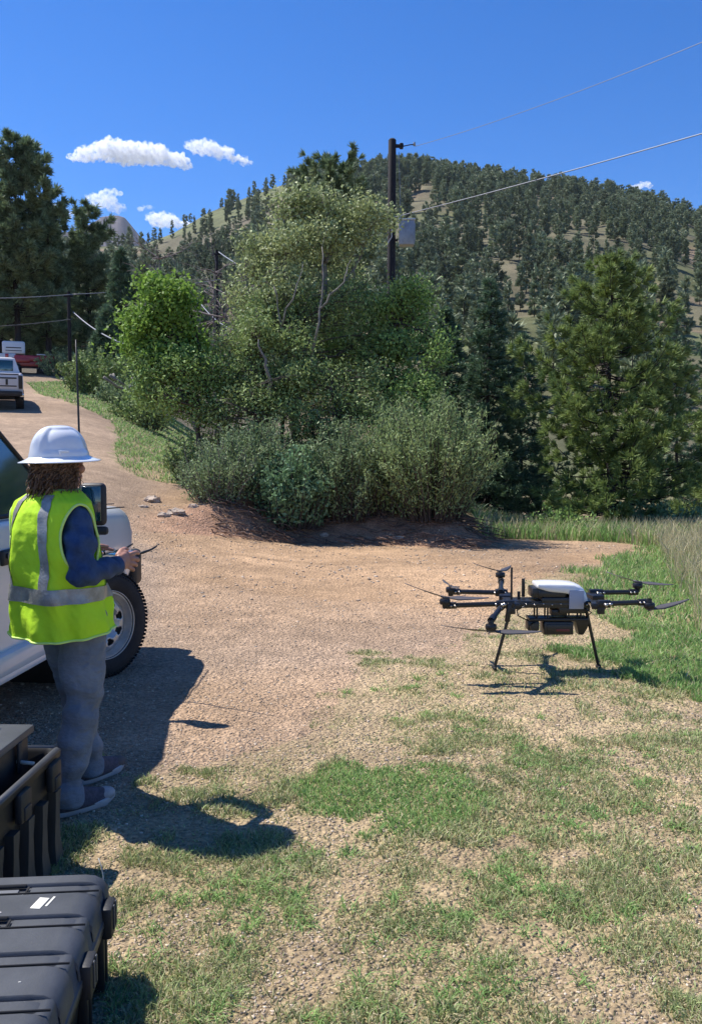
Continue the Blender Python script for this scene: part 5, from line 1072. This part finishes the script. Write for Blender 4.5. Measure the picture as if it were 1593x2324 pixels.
# two booms folded towards and away from the camera
boom((-.36, yF, ZA+.01), (-.30, .62, ZA+.045)); motor((-.30, .66, ZA+.07), False, 163, 60, roll=(10, 0), big=.85)
boom((-.44, yN, ZA-.01), (-.555, -.50, ZA-.075)); motor((-.565, -.54, ZA-.10), True, 178, -8, roll=(3, -2), big=1.25)
mb = MB(); box(mb, (-.40, -.29, .49), (.035, .035, .14), rot=(0, R(8), 0), bev=.006); mb.build('fold_link', joint, DR)
# antennas
for x, y, z0, z1, r in ((-.335, -.05, .53, .79, .0085), (-.225, .06, .55, .69, .013), (-.27, 0, .54, .60, .012)):
    mb = MB(); tube(mb, [(x, y, z0), (x, y, z1)], r, 10); mb.build('antenna', carbon, DR, auto=40)
# legs
for sx, top, foot in ((-1, (-.325, -.02, .50), (-.452, -.01, .012)), (1, (.235, -.02, .48), (.352, .02, .012))):
    mb = MB(); tube(mb, [top, foot], .0125, 10); lg = mb.build('leg', carbon, DR, auto=40)
    mb = MB(); tube(mb, [(foot[0], foot[1]-.045, .012), (foot[0], foot[1]+.045, .012)], .014, 8); ell(mb, (foot[0], foot[1], .018), (.02, .02, .02), n=10, m=8); mb.build('foot', rubber, lg, smooth=True)
    mb = MB(); box(mb, top, (.05, .07, .05), bev=.008); mb.build('leg_clamp', joint, lg, auto=40)
# payload
mb = MB(); box(mb, (.02, 0, .395), (.44, .15, .022), bev=.004); 
for x in (-.14, -.06, .10, .19): tube(mb, [(x, -.05, .39), (x, -.05, .49)], .007, 8); tube(mb, [(x, .05, .39), (x, .05, .49)], .007, 8)
box(mb, (.03, 0, .445), (.12, .10, .05), bev=.01); mb.build('payload_mount', joint, DR, auto=40)
mb = MB(); box(mb, (.02, 0, .33), (.225, .15, .10), bev=.010); box(mb, (.02, -.076, .335), (.18, .01, .055), bev=.004); pb = mb.build('sensor_box', carbon, DR, auto=40)
mb = MB(); box(mb, (.05, -.083, .318), (.10, .004, .018), bev=.001); mb.build('red_stripe', mat('dull red', (.16, .03, .025), .5), pb)
mb = MB(); box(mb, (-.165, 0, .345), (.09, .11, .075), bev=.012); lathe(mb, [(0, -.03), (.032, -.028), (.034, .028), (0, .03)], 'y', 20, c=(-.165, -.065, .34)); mb.build('camera', carbon, DR, auto=40)
mb = MB(); loft(mb, [[(x0, y, z), (x1, y, z), (x1, -y, z), (x0, -y, z)] for z, x0, x1, y in ((.405, .15, .25, .07), (.385, .15, .25, .07), (.33, .165, .24, .06), (.275, .18, .215, .04))]); mb.build('sensor_housing', carbon, DR, auto=30)
for P in ([(-.2, -.09, .53), (-.26, -.12, .50), (-.30, -.09, .47), (-.28, -.04, .42), (-.2, -.03, .38)], [(.2, -.1, .49), (.25, -.13, .46), (.22, -.08, .42)], [(.26, -.05, .52), (.31, -.1, .50), (.33, -.18, .53)]): mb = MB(); tube(mb, P, .005, 6); mb.build('cable', carbon, DR, smooth=True)
# ------------------------------------------------------------ person
skin = mat('skin', (.42, .21, .15), .5, var=.12, vs=12, spec=.4)
hairm = mat('brown curly hair', (.075, .038, .022), .5, island=.6, col2=(.24, .14, .075), vs=9)
vestm = mat('hi vis lime fabric', (.62, .96, .025), .75, var=.06, vs=7, bump=.9, bs=17, transl=.22)
trim_m = mat('lime edge binding', (.62, .85, .22), .7)
refl = mat('grey reflective tape', (.30, .295, .27), .38, .35, var=.25, vs=16, bump=.3, bs=90)
shirt_m = mat('dark blue denim shirt', (.014, .036, .095), .8, col2=(.035, .075, .17), vs=16, bump=.25, bs=260)
jean_m = mat('faded blue grey jeans', (.135, .152, .185), .85, col2=(.205, .225, .26), vs=5, bump=1.0, bs=26, stretch=(1, 1, 1.8))
shoe_m = mat('dark shoe knit', (.085, .070, .088), .85, var=.3, vs=60, bump=.3, bs=300)
toe_m = mat('pale toe leather', (.42, .36, .34), .7, var=.12, vs=30); sole_m = mat('grey sole rubber', (.50, .45, .44), .7, var=.1, vs=20)
hat_m = mat('white hard hat', (.78, .80, .82), .28, coat=.6)
PX, PY = -1.30, 4.165
PZ = T(PX, PY); HEAD = -R(35)
P_ = empty('person', (PX, PY, PZ), HEAD, 'person in lime safety vest, white hard hat and jeans, beside the white pickup', 'person')
def V3(*a): return np.array(a, float)
neck = V3(0, -.09, 1.46); headc = V3(.0, -.065, 1.595)
sh = {1: V3(.178, -.115, 1.372), -1: V3(-.178, -.10, 1.372)}
el = {1: V3(.245, -.155, 1.125), -1: V3(-.24, -.10, 1.12)}
wr = {1: V3(.185, .095, 1.125), -1: V3(-.155, .13, 1.125)}
hip = {1: V3(.095, -.035, .90), -1: V3(-.095, -.01, .90)}
knee = {1: V3(.125, -.075, .50), -1: V3(-.125, .085, .50)}
ank = {1: V3(.125, -.165, .105), -1: V3(-.125, .160, .105)}
mb = MB()
ell(mb, headc+V3(0, -.012, .035), (.077, .096, .098)); ell(mb, headc+V3(0, .03, -.04), (.060, .068, .078)); ell(mb, headc+V3(0, .068, -.085), (.030, .028, .024))
ell(mb, headc+V3(0, .088, .030), (.055, .020, .018)); chain(mb, [(*(headc+V3(0, .092, .022)), .011), (*(headc+V3(0, .116, -.018)), .014)], 10)
for s in (-1, 1):
    ell(mb, headc+V3(s*.012, .106, -.022), (.010, .011, .009)); ell(mb, headc+V3(s*.042, .070, -.018), (.026, .022, .022)); ell(mb, headc+V3(s*.030, .084, .010), (.014, .010, .009))
    ell(mb, headc+V3(s*.078, -.005, -.005), (.010, .020, .032), rot=(0, s*.15, 0)); ell(mb, headc+V3(s*.04, .02, -.07), (.026, .045, .026))
ell(mb, headc+V3(0, .094, -.052), (.026, .014, .007)); ell(mb, headc+V3(0, .092, -.064), (.022, .014, .008))
cap(mb, neck+V3(0, -.0, -.04), headc+V3(0, -.02, -.03), .066, .058)
ell(mb, (0, -.10, 1.28), (.165, .105, .19)); ell(mb, (0, -.085, 1.06), (.155, .11, .18)); ell(mb, (0, -.035, .92), (.165, .12, .13)); cap(mb, (-.13, -.11, 1.375), (.13, -.11, 1.375), .055, .055)
def hand(mb, s):
    w = wr[s]; o = w+V3(-.022*s, .055, .012)
    chain(mb, [(*w, .027), (*(w+V3(-.012*s, .03, .006)), .026)], 14)
    ell(mb, o+V3(0, .005, .002), (.020, .050, .042), rot=(R(8), 0, s*R(16))); ell(mb, o+V3(.004*s, -.02, .0), (.021, .034, .036)); ell(mb, o+V3(-.012*s, .012, .03), (.017, .034, .020), rot=(R(20), 0, 0))
    F = [((.004, .044, .032), (-.008, .082, .036), (-.020, .108, .032), (-.034, .124, .026), .0105), ((.005, .046, .012), (.000, .084, .006), (-.014, .104, -.004), (-.030, .106, -.010), .0105),
         ((.004, .040, -.010), (.002, .074, -.020), (-.012, .090, -.028), (-.028, .088, -.030), .0098), ((.002, .030, -.030), (.002, .058, -.042), (-.010, .070, -.050), (-.024, .068, -.050), .0088)]
    for a, b, c, d, r in F:
        q = [o+V3(t[0]*s, t[1], t[2]) for t in (a, b, c, d)]; chain(mb, [(*q[0], r*1.12), (*q[1], r*1.0), (*q[2], r*.92), (*q[3], r*.8)], 12)
    q = [o+V3(t[0]*s, t[1], t[2]) for t in ((-.010, -.020, .030), (-.026, .012, .050), (-.040, .045, .054), (-.054, .072, .048))]
    chain(mb, [(*q[0], .0165), (*q[1], .0130), (*q[2], .0115), (*q[3], .0095)], 12)
for s in (-1, 1):
    chain(mb, [(*(sh[s]+V3(-s*.035, 0, -.02)), .046), (*el[s], .040), (*(el[s]*.45+wr[s]*.55), .036), (*wr[s], .027)]); hand(mb, s)
    chain(mb, [(*hip[s], .095), (*(hip[s]*.5+knee[s]*.5), .08), (*knee[s], .058), (*(knee[s]*.6+ank[s]*.4), .056), (*ank[s], .038)])
    fd = {1: V3(.02, 1, 0), -1: V3(-.05, 1, 0)}[s]; cap(mb, ank[s]+V3(0, -.02, -.05), ank[s]+fd*.15+V3(0, 0, -.070), .024, .020)
body_o = fuse(mb, 'body', .0042, 3, skin, P_)
# nails
mb = MB(); o = wr[1]+V3(-.022, .055, .012)
for t in ((-.035, .131, .029), (-.030, .114, -.006), (-.028, .096, -.027), (-.024, .075, -.047)): ell(mb, o+V3(*t), (.005, .0035, .0045), n=10, m=6)
mb.build('fingernail', mat('pale nail', (.62, .45, .38), .35), body_o, smooth=True)
# hair: a cap plus many curls
mb = MB(); ell(mb, headc+V3(0, -.030, .02), (.092, .098, .105)); ell(mb, headc+V3(0, -.075, -.06), (.088, .055, .085)); hb = fuse(mb, 'hair', .008, 2, hairm, P_, lambda c: .008*np.sin(c[:, 0]*90+c[:, 2]*60)*np.sin(c[:, 1]*80))
mb = MB()
for i in range(1500):
    a = rnd.uniform(-PI*.93, -PI*.07) if i % 3 else rnd.choice([rnd.uniform(-.25, .42), rnd.uniform(PI-.42, PI+.25)]); r0 = rnd.uniform(.070, .100); z0 = headc[2]+rnd.uniform(-.07, .035)
    x, y = headc[0]+r0*math.cos(a), headc[1]-.03+r0*1.05*math.sin(a); L_ = rnd.uniform(.045, .125); n = 18; ph = rnd.uniform(0, 6.3); fr = rnd.uniform(11, 22); am = rnd.uniform(.007, .015); fl = rnd.uniform(-.1, .38)
    P = [(x+math.cos(a)*fl*L_*t+am*math.sin(ph+fr*t), y+math.sin(a)*fl*L_*t+am*math.cos(ph+fr*t*1.1), z0-L_*t) for t in np.linspace(0, 1, n)]; tube(mb, P, np.linspace(.0036, .0014, n), 4)
mb.build('curls', hairm, hb, smooth=True)
# beard like shadowed side of face is left to the light. ---- shirt
def wrinkle(k, amp, seed):
    def f(c): return amp*(fbm(c[:, 0]*k+c[:, 1]*k*.6+seed, c[:, 2]*k*1.4, seed, 3)-.5)*2+amp*.8*np.sin(c[:, 2]*k*4.2+fbm(c[:, 0]*k, c[:, 1]*k, seed+3, 2)*7)*fbm(c[:, 0]*6, c[:, 2]*6, seed+5, 2)
    return f
mb = MB(); ell(mb, (0, -.105, 1.29), (.190, .128, .175)); ell(mb, (0, -.09, 1.10), (.18, .135, .20)); cap(mb, (-.13, -.112, 1.375), (.13, -.112, 1.375), .062, .062); cap(mb, (0, -.10, 1.42), (0, -.085, 1.475), .082, .070)
for s in (-1, 1): chain(mb, [(*(sh[s]+V3(-s*.03, 0, -.012)), .066), (*(sh[s]*.5+el[s]*.5), .076), (*el[s], .067), (*(el[s]*.5+wr[s]*.5), .057), (*(el[s]*.12+wr[s]*.88), .042)])
shirt = fuse(mb, 'shirt', .007, 2, shirt_m, P_, lambda c: wrinkle(9, .011, 3)(c)+.004*np.sin(c[:, 2]*70+c[:, 1]*60+c[:, 0]*30))
mb = MB()
for s in (-1, 1): d = (wr[s]-el[s]); d = d/np.linalg.norm(d); e_ = el[s]*.12+wr[s]*.88; tube(mb, [e_-d*.02, e_+d*.028], .0455, 20); mb.build('cuff', shirt_m, shirt, smooth=True); mb = MB()
# ---- jeans
mb = MB(); ell(mb, (0, -.045, .91), (.190, .140, .125)); ell(mb, (0, -.055, 1.0), (.18, .135, .12)); ell(mb, (.0, -.095, .89), (.165, .10, .11))
for s in (-1, 1):
    mid = knee[s]*.55+ank[s]*.45
    chain(mb, [(*hip[s], .118), (*(hip[s]*.5+knee[s]*.5), .107), (*(knee[s]+V3(0, .01, 0)), .084), (*mid, .078), (*(ank[s]+V3(0, .005, .03)), .064)])
    tube(mb, [ank[s]+V3(0, .005, .05), ank[s]+V3(0, .0, -.062)], np.array([.066, .070]), 20)
jeans = fuse(mb, 'jeans', .008, 3, jean_m, P_, lambda c: wrinkle(6, .008, 9)(c)+.011*(np.abs(fbm(c[:, 0]*7+c[:, 1]*9+c[:, 2]*4, c[:, 2]*13-c[:, 1]*6, 77, 3)-.5)*2-.25)+.009*np.sin(c[:, 2]*46+c[:, 0]*20)*np.exp(-((c[:, 2]-.16)/.12)**2)+.009*np.sin(c[:, 2]*38+c[:, 1]*25)*np.exp(-((c[:, 2]-.48)/.1)**2))
# ---- vest
def vest_p(th, z, off=0.0):
    """th: 0 = right side (+x), -90 deg = back"""
    zs = [.825, .87, .98, 1.07, 1.18, 1.30, 1.38, 1.43, 1.465, 1.485]; a = np.interp(z, zs, [.248, .248, .240, .234, .226, .220, .218, .205, .140, .100]); b = np.interp(z, zs, [.192, .192, .184, .178, .170, .158, .140, .120, .098, .085])
    cy = np.interp(z, zs, [-.085, -.088, -.095, -.10, -.112, -.118, -.118, -.112, -.10, -.095])
    f = .008*np.sin(th*6+np.sin(z*9)*1.4+1)*ss(1.42, 1.05, z)+.008*np.sin(th*11+z*5)*ss(1.2, .86, z)+.005*np.sin(z*30+th*4)*ss(1.4, 1.1, z)
    f = f+(fbm(np.cos(th)*2.2+9+z*2, np.sin(th)*2.2+z*5, 88, 4)-.5)*.034
    ca, sa = np.cos(th), np.sin(th); e = .82
    x = (a+f+off)*np.sign(ca)*np.abs(ca)**e; y = cy+(b+f+off)*np.sign(sa)*np.abs(sa)**e
    zz = z+.018*np.sin(th)*ss(1.08, .83, z)+off*.3*ss(1.40, 1.46, z)
    return np.stack([x, y, zz], -1)
def arm_open(th, z, s):   # inside the arm hole
    t0 = -.12 if s > 0 else PI+.12; d = np.angle(np.exp(1j*(th-t0))); return (d/.50)**2+((z-1.27)/.150)**2 < 1
n, m = 190, 90; TH = np.linspace(0, 2*PI, n, endpoint=False); ZZ = np.linspace(.825, 1.485, m)
gt, gz = np.meshgrid(TH, ZZ); VP = vest_p(gt, gz); mb = MB(); i, j = np.meshgrid(np.arange(m-1), np.arange(n), indexing='ij'); k = (j+1) % n
tc_ = TH[j]+PI/n; zc = (ZZ[i]+ZZ[i+1])/2; ok = ~(arm_open(tc_, zc, 1) | arm_open(tc_, zc, -1)); ok &= ~((np.abs(np.angle(np.exp(1j*(tc_-PI/2)))) < .05+.5*ss(1.2, 1.45, zc)))
q = np.stack([i*n+j, i*n+k, (i+1)*n+k, (i+1)*n+j], -1)[ok]; mb.add(VP.reshape(-1, 3), q); vest = mb.build('safety_vest', vestm, P_, smooth=True)
sd = vest.modifiers.new('s', 'SOLIDIFY'); sd.thickness = .003; sd.offset = -1
bpy.context.view_layer.update()
def strip(P2, wdt=None): pass
mb = MB(); th = np.linspace(-PI*1.46, PI*.46, 180); grid(mb, [vest_p(th, np.full(180, z), .0065) for z in np.linspace(.985, 1.050, 7)]); mb.build('reflective_stripe', refl, vest, smooth=True)
for sx in (1, -1):
    for back in (1, -1):
        rows = []
        for z in np.linspace(1.048, 1.462, 40):
            xa = np.interp(z, [1.04, 1.3, 1.42, 1.47], [.125, .118, .105, .075]); row = []
            for xo in np.linspace(-.026, .026, 6):
                t = np.linspace(0, PI/2, 160); pp = vest_p(-t if back > 0 else t, np.full(160, z)); q = np.argmin(np.abs(pp[:, 0]-(xa+xo))); tt = t[q]; tt = tt if sx > 0 else PI-tt; row.append(vest_p(np.array([-tt if back > 0 else tt]), np.array([z]), .0042)[0])
            rows.append(row)
        mb = MB(); grid(mb, rows); mb.build('reflective_stripe', refl, vest, smooth=True)
mb = MB(); th = np.linspace(-PI*1.46, PI*.46, 160); tube(mb, vest_p(th, np.full(160, .827), .001), .0055, 6); mb.build('hem_binding', trim_m, vest, smooth=True)
for s in (1, -1):
    a = np.linspace(0, 2*PI, 70); t0 = -.12 if s > 0 else PI+.12; mb = MB(); tube(mb, vest_p(t0+.505*np.cos(a), 1.27+.152*np.sin(a), .001), .0062, 6); mb.build('armhole_binding', trim_m, vest, smooth=True)
mb = MB(); a = np.linspace(-PI*1.35, PI*.35, 60); tube(mb, vest_p(a, np.full(60, 1.483), .001), .006, 6); mb.build('collar_binding', mat('dark green binding', (.12, .28, .08), .7), vest, smooth=True)
# ---- shoes
for s in (1, -1):
    az = R(2) if s > 0 else R(-16); rt = empty('shoe', (ank[s][0], ank[s][1], 0), -az if s > 0 else R(8)); rt.parent = P_
    if s > 0: rt.rotation_euler = (0, 0, R(-6))
    def outline(z, g=0, toe=0):
        t = np.linspace(0, 1, 40, endpoint=False)*2*PI; y = .095+.155*np.cos(t); wv = np.interp(y, [-.06, 0, .10, .18, .25], [.030, .036, .040, .050, .030]); x = (wv+g)*np.sin(t); yy = .095+(.155+g)*np.cos(t); return [(a_, b_, z+.012*max(0, (b_-.18)/.07)+toe*0) for a_, b_ in zip(x, yy)]
    mb = MB(); loft(mb, [outline(.001, -.004), outline(.006, .002), outline(.033, .004), outline(.037, -.001)]); mb.build('sole', sole_m, rt, auto=50)
    mb = MB(); rr_ = []
    for z, y0, y1, w_ in ((.028, -.060, .248, .046), (.045, -.060, .243, .045), (.065, -.058, .225, .040), (.085, -.055, .165, .036), (.105, -.052, .10, .036), (.125, -.05, .06, .036)):
        t = np.linspace(0, 2*PI, 36, endpoint=False); yc, hy = (y0+y1)/2, (y1-y0)/2; rr_.append([(w_*math.sin(a_)*(1 if math.cos(a_) < .4 else 1), yc+hy*math.cos(a_), z) for a_ in t])
    loft(mb, rr_); u_ = mb.build('upper', shoe_m, rt, smooth=True)
    mb = MB(); ell(mb, (0, .196, .046), (.0425, .052, .031), n=24, m=14); mb.build('toe_cap', toe_m if s > 0 else mat('brown toe', (.12, .09, .08), .8), u_, smooth=True)
    mb = MB()
    for k in range(4): tube(mb, [(-.026, .09+k*.022, .094-k*.009), (0, .095+k*.022, .102-k*.010), (.026, .09+k*.022, .094-k*.009)], .003, 6)
    mb.build('lace', sole_m, u_, smooth=True)
# ---- hard hat
hat = empty('hard_hat', tuple(headc+V3(0, -.012, .035)), 0); hat.parent = P_; hat.rotation_euler = (R(2.5), 0, 0)
a = np.linspace(0, 2*PI, 96, endpoint=False); rings = []
for t in np.linspace(0, 1, 30):
    ph = t*PI/2; rx = .118*math.cos(ph)**.72 if t < 1 else 0; ry = .138*math.cos(ph)**.72 if t < 1 else 0; zz = .142*math.sin(ph)**.95; rg = []
    for q in a:
        x, y = rx*math.sin(q), ry*math.cos(q); rd = 0
        lobe = ss(.30, .52, abs(math.sin(q)))*ss(.06, .2, t)*(1-ss(.70, .86, t)); rd = -.010*lobe*(1 if True else 0)      # side panels pressed in behind the central band
        rd += .006*math.exp(-(x/.020)**2)*ss(.15, .4, t)
        k_ = 1+rd/max(.03, math.hypot(x, y)); rg.append((x*k_, y*k_, zz+rd*.5))
    rings.append(rg)
mb = MB(); loft(mb, rings, capends=False); mb.add(rings[-1], np.array([list(range(96))])[:, ::-1])
shell = mb.build('shell', hat_m, hat, smooth=True); sd = shell.modifiers.new('s', 'SOLIDIFY'); sd.thickness = .003; sd.offset = -1
rings = []
for g, z in ((-.002, .012), (.006, .004), (.022, -.004), (.040, -.010), (.050, -.013), (.052, -.016), (.048, -.018), (.02, -.010), (-.004, -.004)):
    rings.append([((.118+g)*math.sin(q), (.138+g*(1.12 if math.cos(q) > 0 else 1))*math.cos(q), z-.004*abs(math.sin(q))*(g/.05)) for q in a])
mb = MB(); loft(mb, rings, capends=False); mb.build('brim', hat_m, hat, smooth=True)
mb = MB(); box(mb, (.1085, -.055, .030), (.006, .045, .010), rot=(0, 0, R(-22)), bev=.002); box(mb, (.103, -.072, .022), (.006, .008, .022), rot=(0, 0, R(-22)), bev=.002); mb.build('accessory_slot', hat_m, shell, auto=40)
mb = MB(); t = np.linspace(.06, .78, 20); P = []
for q in t:
    ph = q*PI/2; P.append((.112*math.cos(ph)**.72*math.sin(2.15+q*.35)*1.0, .132*math.cos(ph)**.72*math.cos(2.15+q*.35), .142*math.sin(ph)**.95))
mb = MB(); lathe(mb, [(.098, -.018), (.101, -.018), (.101, .01), (.098, .01)], n=40); mb.build('headband', black_pl, hat, smooth=True)
# ---- controller held in both hands
CT = empty('remote_controller', tuple(Vector((PX, PY, PZ))+Euler((0, 0, HEAD)).to_matrix() @ Vector((.012, .245, 1.135))), HEAD, 'small black remote controller with antennas held in the hands of the person in the vest', 'controller')
mb = MB(); box(mb, (0, 0, 0), (.235, .10, .035), rot=(R(14), 0, 0), bev=.013, seg=3); mb.build('controller_body', black_pl, CT, auto=50)
mb = MB(); box(mb, (0, .02, .022), (.13, .075, .008), rot=(R(14), 0, 0), bev=.002); mb.build('screen', glass, CT)
for sx in (-1, 1):
    mb = MB(); tube(mb, [(sx*.085, .05, .02), (sx*.088, .085, .026), (sx*.09, .135, .036), (sx*.09, .175, .052)], np.array([.006, .007, .006, .004]), 8); mb.build('antenna', black_pl, CT, smooth=True)
    mb = MB(); tube(mb, [(sx*.085, -.01, .015), (sx*.085, -.015, .032)], .004, 8); ell(mb, (sx*.085, -.016, .034), (.008, .008, .004), n=10, m=6); mb.build('joystick', black_pl, CT, smooth=True)
# ------------------------------------------------------------ thin air over the whole scene
bm = bmesh.new(); bmesh.ops.create_cube(bm, size=1)
hz = MB().addbm(bm, Matrix.Translation((0, 0, 345)) @ Matrix.Diagonal((19000, 19000, 812, 1))).build('haze')
hm = bpy.data.materials.new('thin haze'); hm.use_nodes = True; N = hm.node_tree.nodes; N.remove(N['Principled BSDF'])
pv = N.new('ShaderNodeVolumePrincipled'); pv.inputs['Color'].default_value = (.80, .88, 1, 1); pv.inputs['Density'].default_value = .00005; pv.inputs['Anisotropy'].default_value = .3
hm.node_tree.links.new(pv.outputs[0], N['Material Output'].inputs['Volume']); hz.data.materials.append(hm); tag(hz, kind='stuff')
